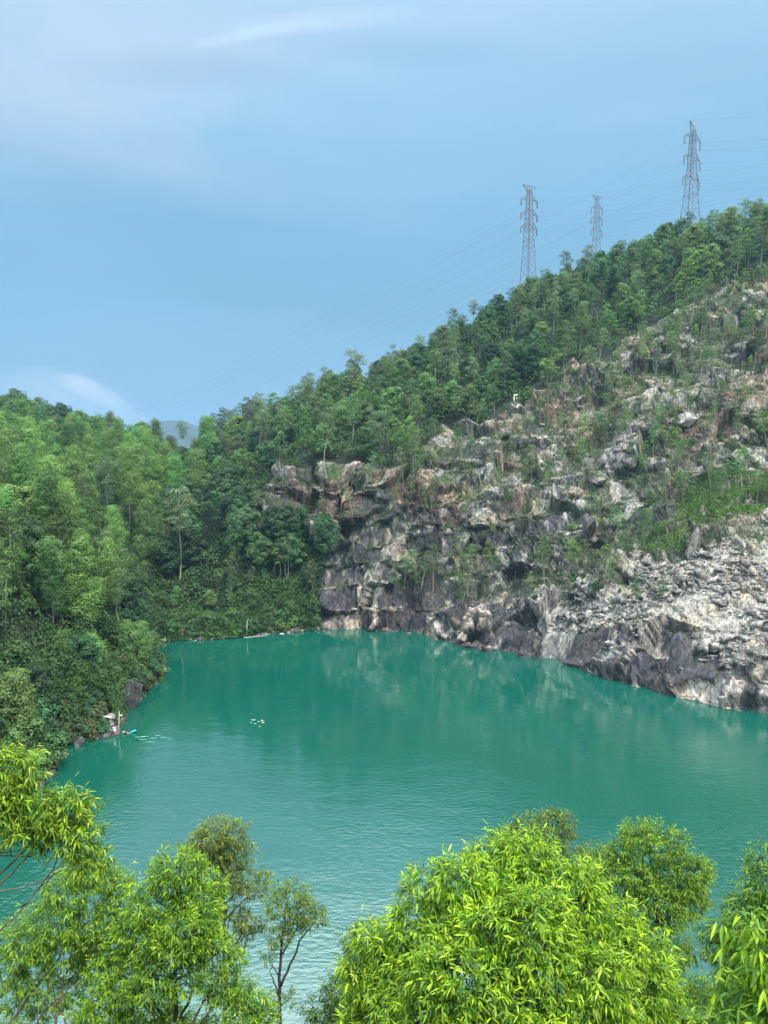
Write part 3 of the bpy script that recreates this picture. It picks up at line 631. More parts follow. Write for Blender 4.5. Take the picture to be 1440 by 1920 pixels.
# ---- forest on the slopes
def forest():
    cand = []
    def scatter(x0, x1, y0, y1, step):
        xs = np.arange(x0, x1, step); ys = np.arange(y0, y1, step); X, Y = np.meshgrid(xs, ys)
        X = X + rng.uniform(-.42, .42, X.shape) * step; Y = Y + rng.uniform(-.42, .42, Y.shape) * step
        return np.stack([X.ravel(), Y.ravel()], 1)
    near = scatter(-125, 0, 100, 262, 8.6); far = scatter(-215, 60, 262, 470, 9.8); right = scatter(-50, 330, 240, 440, 9.0); right = right[(right[:, 0] > 60) | (right[:, 1] < 262)]
    pts = np.concatenate([near, far, right]); z = Hh(pts[:, 0], pts[:, 1]); sd = lake_sd(pts[:, 0], pts[:, 1])
    p3 = np.concatenate([pts, z[:, None]], 1); u, v = proj(p3)
    rock = in_poly(u, v, ROCKPX)
    ok = (sd > 3.0) & ~rock & (u > -70) & (u < 1510)
    p3 = p3[ok]; u = u[ok]; v = v[ok]; sd = sd[ok]
    top = p3 + np.array([0, 0, 19.]); vis = visible(top, 1.5); p3 = p3[vis]; u = u[vis]; v = v[vis]; sd = sd[vis]
    # the shrubby strip above the far left shore and the shady gully stay low
    for (x, y, zz), a, b, s in zip(p3, u, v, sd):
        r = rng.uniform()
        if 285 < a < 605 and b > 1085:       # low green strip over the far shore
            if r < .75 and b < 1165:
                k = 'B' if r < .45 else 'D'
                plant(k, int(rng.integers(0, 5)), (x, y, zz - .3), rng.uniform(.32, .5) if k == 'B' else rng.uniform(.6, 1.0), ('small bushy tree' if k == 'B' else 'thin young tree') + ' in the green strip above the far shore', group=('small bushy trees' if k == 'B' else 'thin young trees') + ' of the far shore strip')
            continue
        if a < 320 and y < 262:               # left bank
            if s > 10 and rng.uniform() < .16:
                plant('C', int(rng.integers(0, 6)), (x, y, zz - .3), rng.uniform(.8, 1.1), 'airy tree with long pale trunk in the left bank forest', group='airy pale-trunked trees of the left bank')
            elif s < 8:
                plant('B', int(rng.integers(0, 5)), (x, y, zz - .3), rng.uniform(.5, .8), 'bushy dark green tree leaning over the edge of the left shore', group='dark trees along the left shore')
            elif r < .66: plant('A', int(rng.integers(0, 5)), (x, y, zz - .3), rng.uniform(.58, 1.02), 'pale green eucalyptus with a pointed crown in the dense left bank forest', group='eucalyptus trees of the left bank')
            elif r < .82: plant('A2', int(rng.integers(0, 3)), (x, y, zz - .3), rng.uniform(.7, .95), 'mid green eucalyptus between paler ones in the left bank forest', group='darker eucalyptus trees of the left bank')
            else: plant('B', int(rng.integers(0, 5)), (x, y, zz - .3), rng.uniform(.8, 1.1), 'dark round-crowned tree among the eucalyptus of the left bank', group='dark round trees of the left bank')
        elif a < 400:                          # far left slope
            if b < 845 and a < 300:
                plant('B', int(rng.choice([0, 1, 3, 4])), (x, y, zz - .3), rng.uniform(1.0, 1.35), 'dark rounded tree on the skyline of the far left ridge', group='dark trees on the left ridge')
            elif 300 < a < 385 and b < 900 :
                if r < .6: plant('B', int(rng.integers(0, 5)), (x, y, zz - .3), rng.uniform(.55, .75), 'small tree in the saddle below the distant mountain', group='trees in the saddle')
            elif b > 980:
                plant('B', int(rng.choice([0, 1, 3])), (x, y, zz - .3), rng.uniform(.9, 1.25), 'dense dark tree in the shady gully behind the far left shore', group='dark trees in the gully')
            elif r < .72: plant('A', int(rng.integers(0, 5)), (x, y, zz - .3), rng.uniform(.62, .85), 'light green eucalyptus on the slope below the far left ridge', group='eucalyptus trees below the left ridge')
            else: plant('A2', int(rng.integers(0, 3)), (x, y, zz - .3), rng.uniform(.6, .85), 'muted green eucalyptus on the slope below the far left ridge', group='muted eucalyptus trees below the left ridge')
        elif a < 640:
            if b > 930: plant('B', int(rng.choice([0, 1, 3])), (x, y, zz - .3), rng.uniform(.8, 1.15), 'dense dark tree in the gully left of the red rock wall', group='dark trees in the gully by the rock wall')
            elif r < .55: plant('C', int(rng.integers(0, 6)), (x, y, zz - .3), rng.uniform(.75, 1.05), 'airy pale-trunked tree on the middle ridge left of the quarry face', group='airy trees on the middle ridge')
            elif r < .75: plant('A2', int(rng.integers(0, 3)), (x, y, zz - .3), rng.uniform(.6, .85), 'mid green eucalyptus on the middle ridge left of the quarry face', group='eucalyptus trees on the middle ridge')
            else: plant('B', int(rng.integers(0, 5)), (x, y, zz - .3), rng.uniform(.8, 1.1), 'round dark tree on the middle ridge left of the quarry face', group='round trees on the middle ridge')
        else:
            zone = ('above the grey rock wall, left of the left pylon' if a < 940 else 'on the ridge below the two left pylons' if a < 1180 else 'on the high slope below the tallest pylon')
            if r < .46: plant('C', int(rng.integers(0, 6)), (x, y, zz - .3), rng.uniform(.6, .88), 'airy pale-trunked tree ' + zone, group='airy trees ' + zone)
            elif r < .58: plant('A2', int(rng.integers(0, 3)), (x, y, zz - .3), rng.uniform(.5, .7), 'mid green eucalyptus ' + zone, group='eucalyptus trees ' + zone)
            else: plant('B', int(rng.integers(0, 5)), (x, y, zz - .3), rng.uniform(.7, 1.08), 'bushy round green tree ' + zone, group='bushy trees ' + zone)
forest()

# ---- trees one can tell apart
def named_trees():
    L_ = [  # kind, variant, base px, scale, label
        ('C', 4, (336, 1098), 1.28, 'tallest tree with a long bare pale trunk standing in front of the dark gully', (0, .03)),
        ('C', 1, (226, 1205), .95, 'slender tree with pale leaning trunk at the tip of the left headland', (0, .12)),
        ('C', 4, (345, 868), .90, 'lone spindly tree rising in the saddle against the distant mountain', (0, -.05)),
        ('C', 0, (660, 790), 1.25, 'tall crooked tree with tufted crown breaking the skyline left of the pylons', (0, .05)),
        ('C', 2, (740, 740), 1.05, 'tufted tree on the skyline next to the tall crooked one', (0, 0)),
        ('C', 4, (608, 892), .95, 'thin tree with a bare white trunk standing on the rim of the red rock wall', (0, .04)),
        ('D', 2, (775, 915), 1.75, 'slim tree with bright round crown rooted on the rim of the grey wall', (0, -.02)),
        ('D', 0, (758, 910), 1.2, 'short leaning tree beside the slim one on the rim of the grey wall', (0, -.1)),
        ('D', 2, (882, 1118), 1.35, 'single upright tree with yellow-green crown on the lowest rock ledge', (0, 0)),
        ('D', 3, (762, 1100), 1.5, 'leftmost of the leaning trees on the lowest rock ledge', (0, -.1)),
        ('D', 4, (790, 1104), 1.3, 'middle leaning tree of the clump on the lowest rock ledge', (0, .05)),
        ('D', 0, (812, 1108), 1.3, 'rightmost leaning tree of the clump on the lowest rock ledge', (0, -.15)),
        ('C', 5, (1284, 560), .85, 'tall white-trunked tree high on the slope under the tallest pylon', (0, 0)),
        ('C', 3, (1028, 745), 1.0, 'forked white-trunked tree at the edge of the forest above the quarry', (0, 0)),
        ('C', 1, (1056, 720), .9, 'straight white-trunked tree at the edge of the forest above the quarry', (0, 0)),
        ('C', 0, (945, 745), .8, 'slim tree with bare trunk left of the white post frame', (0, 0)),
        ('D', 0, (1330, 715), 1.6, 'tall thin tree leaning left over the upper rock slabs', (0, -.2)),
        ('D', 1, (1270, 645), 1.4, 'young tree standing on the reddish boulders of the upper slope', (0, 0)),
        ('D', 2, (1297, 620), 1.6, 'bare-stemmed tree standing before the red rock outcrop', (0, 0)),
        ('C', 3, (510, 1085), .8, 'leftmost of the close-set pale trunks in the grove behind the far shore', (0, .02)),
        ('C', 5, (524, 1090), .75, 'middle tree in the grove of pale trunks behind the far shore', (0, 0)),
        ('C', 2, (540, 1092), .72, 'rightmost tree in the grove of pale trunks behind the far shore', (0, -.03)),
        ('D', 2, (432, 1120), 1.2, 'small pale-stemmed tree in the green strip above the floating boom', (0, 0)),
        ('D', 3, (590, 1120), 1.5, 'bright green young tree beside the left end of the dark cliff', (0, 0))]
    for k, i, (u, v), sc, lab, tl in L_:
        rockish = bool(in_poly(np.array(u), np.array(v), ROCKPX))
        p = hit_rock(u, v) if rockish else hit(u, v)
        plant(k, i, (p[0], p[1], p[2] - .3), sc, lab, tilt=tl)
    p = hit(858, 700); plant('Z', 0, (p[0], p[1], p[2] - .3), 2.2, 'leafless grey tree poking above the forest skyline', name='dead_tree')
    o = PROTO['Z'][0]
named_trees()

# ---- young trees and shrubs rooted in the rock
def rock_plants():
    ok = np.nonzero(_ok & (CU < 1470) & (CL[:, 2] > 9))[0]
    def band(u, v):      # how densely the face is planted
        d = .22 + 0 * u
        d = np.where((v < 900) & (u > 1000), .8, d)
        d = np.where((v < 960) & (v > 880) & (u > 760) & (u < 1280), 1.0, d)
        d = np.where((v > 1060) & (v < 1125) & (u > 720) & (u < 1180), .8, d)
        d = np.where((u > 1120) & (u < 1260) & (v > 880) & (v < 1140), .9, d)
        d = np.where((u > 1250) & (v > 885) & (v < 985), .5, d)
        d = np.where((v > 1140 - 0 * u) , .02, d)
        d = np.where((u < 720) & (v > 960) & (v < 1010), .9, d)
        d = np.where((u > 1060) & (v > 1030 + (1250 - u) * .3) & (u > 1240), .03, d)
        return d
    def pick(n, dmin, boost=None):
        out = []; tries = rng.choice(ok, 30000, replace=False)
        w = band(CU[tries], CVv[tries]) * (.25 + .75 * (CLN[tries, 2] > .5)); keep = rng.uniform(size=len(tries)) < w
        pts = CL[tries[keep]]
        for p in pts:
            if len(out) >= n: break
            if all((p[0] - q[0]) ** 2 + (p[1] - q[1]) ** 2 + (p[2] - q[2]) ** 2 > dmin ** 2 for q in out): out.append(p)
        return out
    def zone(p):
        u, v = proj(p)
        if v > 1050: return 'on the ledges low over the dark cliff'
        if v > 930: return 'on the broken slabs in the middle of the quarry face'
        if u < 1000: return 'on the grey ledges below the forest edge'
        if u < 1240: return 'on the boulder slope under the forest'
        return 'on the steep upper right of the quarry face'
    for p in pick(270, 2.6):
        zn = zone(p); i = int(rng.integers(0, 5))
        plant('D', i, p - np.array([0, 0, .3]), rng.uniform(.6, 1.3), 'thin grey-green young tree ' + zn, group='young trees ' + zn, tilt=(rng.normal(0, .14), rng.normal(-.05, .16)))
    for p in pick(160, 2.6):
        zn = zone(p); u, v = proj(p); i = int(rng.choice([0, 2, 3, 2])) if not (u > 1240 and 880 < v < 990) else 1
        plant('E', i, p - np.array([0, 0, .4]), rng.uniform(.4, .95), ('bright green leafy shrub ' if i == 1 else 'low green shrub ') + zn, 'shrub', ('bright shrubs ' if i == 1 else 'shrubs ') + zn)
rock_plants()

# ---- uncountable undergrowth
def covers():
    # forest floor and shore strip
    n = 800000; Y = np.sqrt(rng.uniform(95 ** 2, 440 ** 2, n)); Y = np.where(rng.uniform(size=n) < .45, rng.uniform(100, 262, n), Y); x = rng.uniform(-.56, .56, n) * Y
    n2 = 160000; f2 = rng.integers(2, 17, n2); g2 = rng.uniform(size=n2)[:, None]; a2 = LAKE[f2] * (1 - g2) + LAKE[f2 + 1] * g2; e2_ = LAKE[f2 + 1] - LAKE[f2]; nr2 = np.stack([-e2_[:, 1], e2_[:, 0]], 1) / np.linalg.norm(e2_, axis=1)[:, None]
    a2 = a2 + nr2 * rng.uniform(-12, 12, n2)[:, None]; x = np.concatenate([x, a2[:, 0]]); Y = np.concatenate([Y, a2[:, 1]])
    sd = lake_sd(x, Y); m = sd > -.7; x = x[m]; Y = Y[m]; sd = sd[m]; z = Hf(x, Y); u, v = proj(np.stack([x, Y, z], 1)); m = rock_k(np.stack([x, Y, z], 1))[0] < .75
    vis = np.zeros(len(x), bool)
    for a in range(0, len(x), 50000): vis[a:a + 50000] = visible(np.stack([x, Y, z + 6], 1)[a:a + 50000], .5)
    m &= vis; m &= ~((np.hypot(x + 56.2, Y - 148.3) < 3.0) | ((x > -57.5) & (x < -51) & (Y > 143.5) & (Y < 148)))
    x, Y, z, sd, u, v = [q[m] for q in (x, Y, z, sd, u, v)]; z = np.maximum(z, 0.0)
    clump = fbm(np.stack([x / 5, Y / 5, x * 0], 1), 91, 3); hgt = .35 + .65 * sstep(sd, 0, 3) + 5.5 * sstep(sd, -.5, 3) * sstep(clump, .35, .7) * (1 - .45 * ((u > 285) & (u < 605) & (v > 1080)))
    c = np.stack([x, Y, z + hgt * (1 - .45 * rng.uniform(size=len(x)) ** 2)], 1)
    nn = unit(rand_dirs(len(x)) * .8 + np.array([0, -.3, .9])); sz = .40 + Y * .0015
    V, Fq = leaf_cards(c, nn, sz * 1.2, sz * .7, .2)
    o = mesh_obj('undergrowth', V, Fq, M_COVER); tag(o, 'dense low green undergrowth covering the forest floor around the lake', 'undergrowth', kind='stuff')
    # scrub and tufts on the rock
    ix = rng.choice(np.nonzero(_ok & (CL[:, 2] > 6))[0], 340000)
    p = CL[ix]; w = fbm(p / 7., 95, 3) + .35 * (fbm(p / 2.2, 96, 3) - .5); u, v = CU[ix], CVv[ix]
    gr = (.14 + .20 * sstep(p[:, 2], 30, 60)) * sstep(CLN[ix, 2], .5, .85) + sstep(w, .43, .55) * sstep(CLN[ix, 2], .25, .6) * (1 - .9 * CLT[ix]) * sstep(p[:, 2], 7, 16)
    bench = ((v > 1062) & (v < 1128) & (u > 700) & (u < 1020)) | ((u > 1268) & (v > 892) & (v < 990 - (u - 1268) * .15)) | ((u < 760) & (v > 962) & (v < 1004)) | ((u > 1130) & (u < 1290) & (v > 985) & (v < 1040))
    gr = np.where(bench, np.maximum(gr, .9), gr)
    m = rng.uniform(size=len(ix)) < gr; p = p[m]; nrm = CLN[ix][m]; bch = bench[m]; u = u[m]
    hg = rng.uniform(.0, .9, len(p)) * (1 + 1.6 * bch * fbm(p / 2.5, 97, 2))
    c = p + nrm * .1 + np.array([0, 0, 1.]) * hg[:, None] + rng.normal(0, .35, p.shape) * np.array([1, 1, .3])
    br = bch & (u > 1200)
    V, Fq = leaf_cards(c[~br], unit(rand_dirs((~br).sum()) + np.array([0, -.2, .5])), .42, .2, 0); tag(mesh_obj('scrub', V, Fq, M_SCRUB), 'dull green grass tufts and scrub growing between the rocks', 'scrub', kind='stuff')
    V, Fq = leaf_cards(np.repeat(c[br], 3, 0) + rng.normal(0, .4, (br.sum() * 3, 3)), unit(rand_dirs(br.sum() * 3) + np.array([0, -.2, .6])), .5, .28, 0)
    tag(mesh_obj('scrub', V, Fq, foliage('bright_scrub', (.05, .12, .02), (.13, .24, .04), objvar=False, nscale=.2)), 'bright green creeper mat on the right-hand ledge of the quarry', 'scrub', kind='stuff')
covers()

# ---- loose stone
def stones(pts, size, flat=.55):
    n = len(pts); b = np.array([[x, y, z] for z in (-1, 1) for x, y in ((-1, -1), (1, -1), (1, 1), (-1, 1))], float)
    V = b[None] * (1 + rng.uniform(-.45, .35, (n, 8, 3))); s = size[:, None] * np.stack([rng.uniform(.6, 1.3, n), rng.uniform(.5, 1.0, n), rng.uniform(flat * .5, flat * 1.2, n)], 1)
    V = V * s[:, None] * .5
    a = rand_dirs(n); th = rng.normal(0, .9, n)
    ax = a; c, s_ = np.cos(th)[:, None, None], np.sin(th)[:, None, None]
    V = V * c + np.cross(np.broadcast_to(ax[:, None], V.shape), V) * s_ + ax[:, None] * (V * ax[:, None]).sum(-1, keepdims=True) * (1 - c)
    V = V + pts[:, None]
    f = np.array([[0, 3, 2, 1], [4, 5, 6, 7], [0, 1, 5, 4], [1, 2, 6, 5], [2, 3, 7, 6], [3, 0, 4, 7]])
    return V.reshape(-1, 3), (f[None] + np.arange(n)[:, None, None] * 8).reshape(-1, 4)
def rubble():
    ix = np.nonzero(_ok & (CLT > .25))[0]; ix = ix[fbm(CL[ix] / 8., 27, 3) + .25 * (fbm(CL[ix] / 2.5, 28, 2) - .5) > .46]; ix = rng.choice(ix, min(11000, len(ix)), replace=False)
    sz = .22 + rng.pareto(2.0, len(ix)) * .36; sz = sz.clip(0, 3.2)
    V, Fq = stones(CL[ix], sz, .35); cc = np.repeat(rng.uniform(.5, 1.15, (len(ix), 1)), 8, 0) * np.array([.46, .43, .39])
    tag(mesh_obj('rubble', V, Fq, M_ROCK, attr=cc), 'pale broken stone covering the talus slope above the water', 'rubble', kind='stuff')
    ix = np.nonzero(_ok & (CLT < .25) & (CLN[:, 2] > .45) & (CL[:, 2] > 1))[0]; ix = rng.choice(ix, 1500, replace=False)
    sz = (.25 + rng.pareto(2.6, len(ix)) * .5).clip(0, 2.8)
    V, Fq = stones(CL[ix], sz, .7); cc = np.repeat(rng.uniform(.15, 1.1, (len(ix), 1)), 8, 0) * np.array([.36, .33, .30])
    tag(mesh_obj('rubble', V, Fq, M_ROCK, attr=cc), 'scattered broken stones lying on the ledges of the quarry face', 'rubble', kind='stuff')
rubble()
def shore_stones():
    pts = []; sz = []
    for i in range(2, 18):
        a, b = LAKE[i], LAKE[i + 1]; ln = np.linalg.norm(b - a); k = int(ln * 7); t = rng.uniform(size=k)[:, None]; e = (b - a) / ln
        q = a * (1 - t) + b * t + np.array([-e[1], e[0]]) * rng.normal(0, .55, k)[:, None]; pts.append(np.concatenate([q, rng.uniform(-.1, .25, (k, 1))], 1)); sz.append((.25 + rng.pareto(2.2, k) * .35).clip(0, 2.2))
    pts = np.concatenate(pts); sz = np.concatenate(sz); keep = fbm(pts / 4., 77, 2) > .42; pts = pts[keep]; sz = sz[keep]
    V, Fq = stones(pts, sz, .8); cc = np.repeat(rng.uniform(.3, 1.0, (len(pts), 1)), 8, 0) * np.array([.26, .25, .22])
    tag(mesh_obj('rubble', V, Fq, M_ROCK, attr=cc), 'grey stones along the waterline of the left and far shores', 'rubble', kind='stuff')
shore_stones()
def boulder(loc, size, label, mat, rz=0, tilt=(0, 0), seed=0, group=None, sub=2):
    r = np.random.default_rng(seed + 100)
    import bmesh
    bm = bmesh.new(); bmesh.ops.create_icosphere(bm, subdivisions=3, radius=1)
    pl = unit(r.normal(size=(11, 3))); pl = np.concatenate([pl, -pl[:3]]); dd = r.uniform(.38, .72, 14)
    for v in bm.verts:
        c = np.array(v.co)
        for n, d in zip(pl, dd):
            k = c @ n
            if k > d: c = c - n * (k - d)
        c = c * (1 + .02 * r.normal()); v.co = Vector(c * np.array(size) * .85)
    me = bpy.data.meshes.new('boulder'); bm.to_mesh(me); bm.free(); me.materials.append(mat)
    o = bpy.data.objects.new('boulder', me); COL.objects.link(o); o.location = tuple(loc); o.rotation_euler = (tilt[0], tilt[1], rz)
    tag(o, label, 'boulder', group); return o
for i, (u, v, s, lab, m) in enumerate([
    (1105, 985, (7, 4, 6), 'large purple-grey split slab in the middle of the quarry face', M_DARKSTONE),
    (1305, 1015, (3.5, 3, 6), 'pale pointed block below the bright green ledge', M_STONE),
    (1285, 790, (8, 4, 5), 'broad reddish boulder on the upper right slope', M_STONE),
    (1235, 815, (5, 3, 4.5), 'pale grey-green boulder left of the broad reddish one', M_STONE),
    (1065, 900, (5, 3, 3), 'tan boulder with flat top below the upper tree band', M_STONE),
    (1120, 900, (4, 3, 3.2), 'whitish boulder right of the flat-topped tan one', M_STONE),
    (1180, 870, (4.5, 3, 3), 'cracked grey boulder in the upper tree band', M_STONE),
    (1385, 865, (6, 4, 4), 'overhanging pale block near the right edge', M_STONE),
    (1310, 880, (5, 3, 3), 'pale block with dark gap beneath above the green ledge', M_STONE),
    (945, 815, (4, 3, 3), 'dark angular block at the top of the grey ledges', M_DARKSTONE),
    (1235, 640, (3, 2.5, 3), 'small tan boulder just under the forest edge', M_STONE),
    (1330, 600, (4, 3, 2.5), 'orange-tan boulder below the red outcrop', M_STONE),
    (1000, 860, (4, 3, 3.5), 'dark square-faced block on the upper ledges', M_DARKSTONE),
    (1275, 1240, (5, 3, 9), 'tall dark triangular slab standing at the water edge', M_DARKSTONE),
    (870, 1195, (4, 3, 2), 'flat pale rock at the foot of the cliff', M_STONE)]):
    p = hit_rock(u, v); boulder(p, s, lab, m, rz=rng.uniform(0, 3), tilt=(rng.normal(0, .25), rng.normal(0, .25)), seed=i)
# shore rocks of the left bank and the far shore
for i, (u, v, s, lab, m) in enumerate([
    (240, 1318, (4.5, 4, 7), 'dark wet rock face under the bush of the headland', M_DARKSTONE),
    (345, 1180, (2.6, 2, 4.5), 'upright pale rock at the left end of the far shore', M_STONE),
    (365, 1186, (2.2, 2, 4), 'streaked rock beside the upright pale one on the far shore', M_STONE),
    (420, 1190, (3, 2, 3), 'grey rock half hidden in bushes on the far shore', M_DARKSTONE),
    (508, 1180, (1.6, 1.2, 2.2), 'white rock at the right end of the floating boom', M_STONE),
    (560, 1178, (3.5, 2, 2.2), 'low pale rock on the shore left of the cliff', M_STONE),
    (590, 1176, (3, 2, 3), 'grey rock where the dark cliff begins', M_DARKSTONE),
    (140, 1390, (2.2, 2, 1.5), 'dark rock under branches at the left water edge', M_DARKSTONE)]):
    p = Pz(u, max(v, 1180) if u > 300 else v + 10, 0); boulder((p[0], p[1] + 1.0, s[2] * .28), s, lab, m, rz=rng.uniform(0, 3), seed=40 + i)

# shrubs hanging over the waterline
def shore_shrubs():
    n = len(LAKE)
    for i in range(2, 18):
        a, b = LAKE[i], LAKE[i + 1]; ln = np.linalg.norm(b - a); k = max(1, int(ln / (2.1 if i < 10 else 2.6)))
        nrm = np.array([-(b - a)[1], (b - a)[0]]) / ln
        for j in range(k):
            for row in (0, 1):
                q = a + (b - a) * (j + rng.uniform(.1, .9)) / k; off = (.5 if row == 0 else 3.8) + rng.uniform(-.4, 1.0)
                t = q + nrm * off
                if lake_sd(np.array([t[0]]), np.array([t[1]]))[0] < 0: t = q - nrm * off
                u, v = proj(np.array([t[0], t[1], 0]))
                if i <= 6 and 196 < u < 236 and row == 0: continue
                if i > 12 and rng.uniform() < .3 and row == 0: continue
                if i > 15: continue
                z = float(Hh(t[0], t[1])); vi = int(rng.choice([0, 2, 3, 0]) if i < 11 else rng.choice([0, 1, 2, 1, 3]))
                zn = 'overhanging the water on the left shore' if i < 8 else 'on the headland of the left shore' if i < 11 else 'above the waterline of the far shore'
                plant('E', vi, (t[0], t[1], z - .5), rng.uniform(.8, 1.25) * (1.25 if i < 11 else 1.0), ('olive' if vi == 3 else 'bright green' if vi == 1 else 'dark green' if vi == 0 else 'mid green') + ' leafy shrub ' + zn, 'shrub',
                      ['dark', 'bright', 'mid green', 'olive'][vi] + ' shrubs ' + zn)
shore_shrubs()

# ------------------------------------------------------------------ pylons and wires
def bars(mb, a, b, r): mb.tube([a, b], r, 4, cap=False)
def pylon(loc, H, zs, ws, arms, hw, yaw, top, insl, label, jump=False):
    root = empty('transmission_tower', loc, yaw); body = MB()
    W_ = lambda z: np.interp(z, zs, ws) / 2
    cor = lambda z, k: np.array([W_(z) * (1, -1, -1, 1)[k], W_(z) * (1, 1, -1, -1)[k], z])
    lv = [0.]; z = 0.
    while z < H - .6: z += max(1.7, W_(z) * 1.55); lv.append(min(z, H))
    for a, b in zip(lv[:-1], lv[1:]):
        for k in range(4):
            bars(body, cor(a, k), cor(b, k), .19); k2 = (k + 1) % 4
            bars(body, cor(a, k), cor(b, k2), .07); bars(body, cor(a, k2), cor(b, k), .07)
        if rng.uniform() < .4:
            for k in range(4): bars(body, cor(b, k), cor(b, (k + 1) % 4), .10)
    body.build('lattice_body', M_STEEL, root)
    tips = []
    for za in arms:
        for sgn in (-1, 1):
            am = MB(); w = W_(za); tip = np.array([sgn * hw, 0, za])
            for sy in (-1, 1):
                bars(am, (sgn * w, sy * w, za), tip, .12); bars(am, (sgn * w, sy * w, za + 2.2), tip, .10)
                m1 = np.array([sgn * (w + hw) / 2, sy * w / 2, za]); bars(am, m1, (m1[0], m1[1], za + 1.1), .07); bars(am, (sgn * w, sy * w, za + 2.2), m1, .07)
            bars(am, (sgn * (w + hw) / 2, -w / 2, za), (sgn * (w + hw) / 2, w / 2, za), .07)
            am.build('crossarm', M_STEEL, root)
            ins = MB(); n = 9
            for q in ([-.35, .35] if insl > 3 else [0]):
                pts = []; rr = []
                for i in range(n * 2 + 1): pts.append((sgn * hw, q, za - insl * i / (n * 2))); rr.append(.26 if i % 2 else .12)
                ins.tube(pts, rr, 6)
            ins.build('insulator', M_INSUL, root)
            tips.append(np.array([sgn * hw, 0, za - insl]))
    pk = MB(); w = W_(H)
    if top == 'V':
        for sgn in (-1, 1):
            t = np.array([sgn * 3.1, 0, H + 4.2])
            for sx in (-1, 1):
                for sy in (-1, 1): bars(pk, (sx * w, sy * w, H), t, .12)
            for f in (.35, .65):
                a = np.array([w, w, H]) * (1 - f) + t * f; b = np.array([-w, -w, H]) * (1 - f) + t * f; bars(pk, a, b, .08)
            tips.append(t)
    else:
        for sgn in (-1, 1):
            t = np.array([sgn * hw * .9, 0, H + 1.0])
            for sy in (-1, 1): bars(pk, (sgn * w, sy * w, H - 1.6), t, .12); bars(pk, (0, sy * w, H + 1.0), t, .13)
            for sy in (-1, 1): bars(pk, (sgn * w, sy * w, H), (sgn * w, sy * w, H + 1.0), .12)
            tips.append(t)
    pk.build('earth_wire_peak', M_STEEL, root)
    tag(root, label, 'pylon')
    ca, sa = math.cos(yaw), math.sin(yaw)
    return [np.array([loc[0] + t[0] * ca - t[1] * sa, loc[1] + t[0] * sa + t[1] * ca, loc[2] + t[2]]) for t in tips]
def at_top(u, vtop, Y, H): p = P(u, vtop, Y); return (p[0], p[1], p[2] - H)
TA = pylon(at_top(1300, 229, 400, 58), 54, [0, 29, 54], [8.4, 3.9, 1.9], [50.2, 40.2, 30.2], 7.4, R(38), 'V', 4.6, 'tallest lattice pylon with V-shaped top on the right end of the ridge')
TB = pylon(at_top(993, 349, 392, 50), 49, [0, 30, 49], [6.0, 3.2, 1.6], [43.2, 36.4, 29.6], 5.2, R(30), 'T', 3.2, 'left lattice pylon with flat T-shaped top behind the wooded ridge')
TC = pylon(at_top(1120, 368, 540, 56), 55, [0, 34, 55], [6, 3.0, 1.6], [48, 41, 33], 5.2, R(30), 'T', 4.4, 'smallest and farthest lattice pylon between the two larger ones')
def wires(tips, target, label, group, sag=6., dx=(0, 0, 0)):
    ctr = np.mean(tips, axis=0)
    for i, t in enumerate(tips):
        e = np.asarray(target, float) + (t - ctr) * np.array(dx)
        f = np.linspace(0, 1, 40)[:, None]; p = t * (1 - f) + e * f; p[:, 2] -= 4 * sag * (f[:, 0] * (1 - f[:, 0]))
        mb = MB(); mb.tube(p, np.linspace(.027, .027 * max(1, e[1] / 900), 40), 4)
        o = mb.build('power_line', M_WIRE); tag(o, label, 'power line', group)
wires(TA[:7], P(215, 790, 1350), 'thin power line running from the tallest pylon down to the left', 'power lines left of the tallest pylon', 14, (1.2, 1.2, 1.1))
wires(TA[:7], P(1900, 245, 380), 'nearly level power line leaving the tallest pylon to the right', 'power lines right of the tallest pylon', 2, (.9, .9, 1))
wires(TB[:6], P(190, 800, 1350), 'thin power line running from the left pylon down to the left', 'power lines left of the left pylon', 12, (1.2, 1.2, 1.1))
wires(TB[:6], P(1900, 215, 560), 'power line rising from the left pylon to the right', 'power lines right of the left pylon', 6, (1, 1, 1.1))
wires(TC[:6], P(280, 800, 1500), 'thin power line running from the farthest pylon down to the left', 'power lines left of the farthest pylon', 14, (1, 1, 1.1))
wires(TC[:6], P(1900, 235, 520), 'power line rising from the farthest pylon to the right', 'power lines right of the farthest pylon', 5, (1, 1, 1.1))

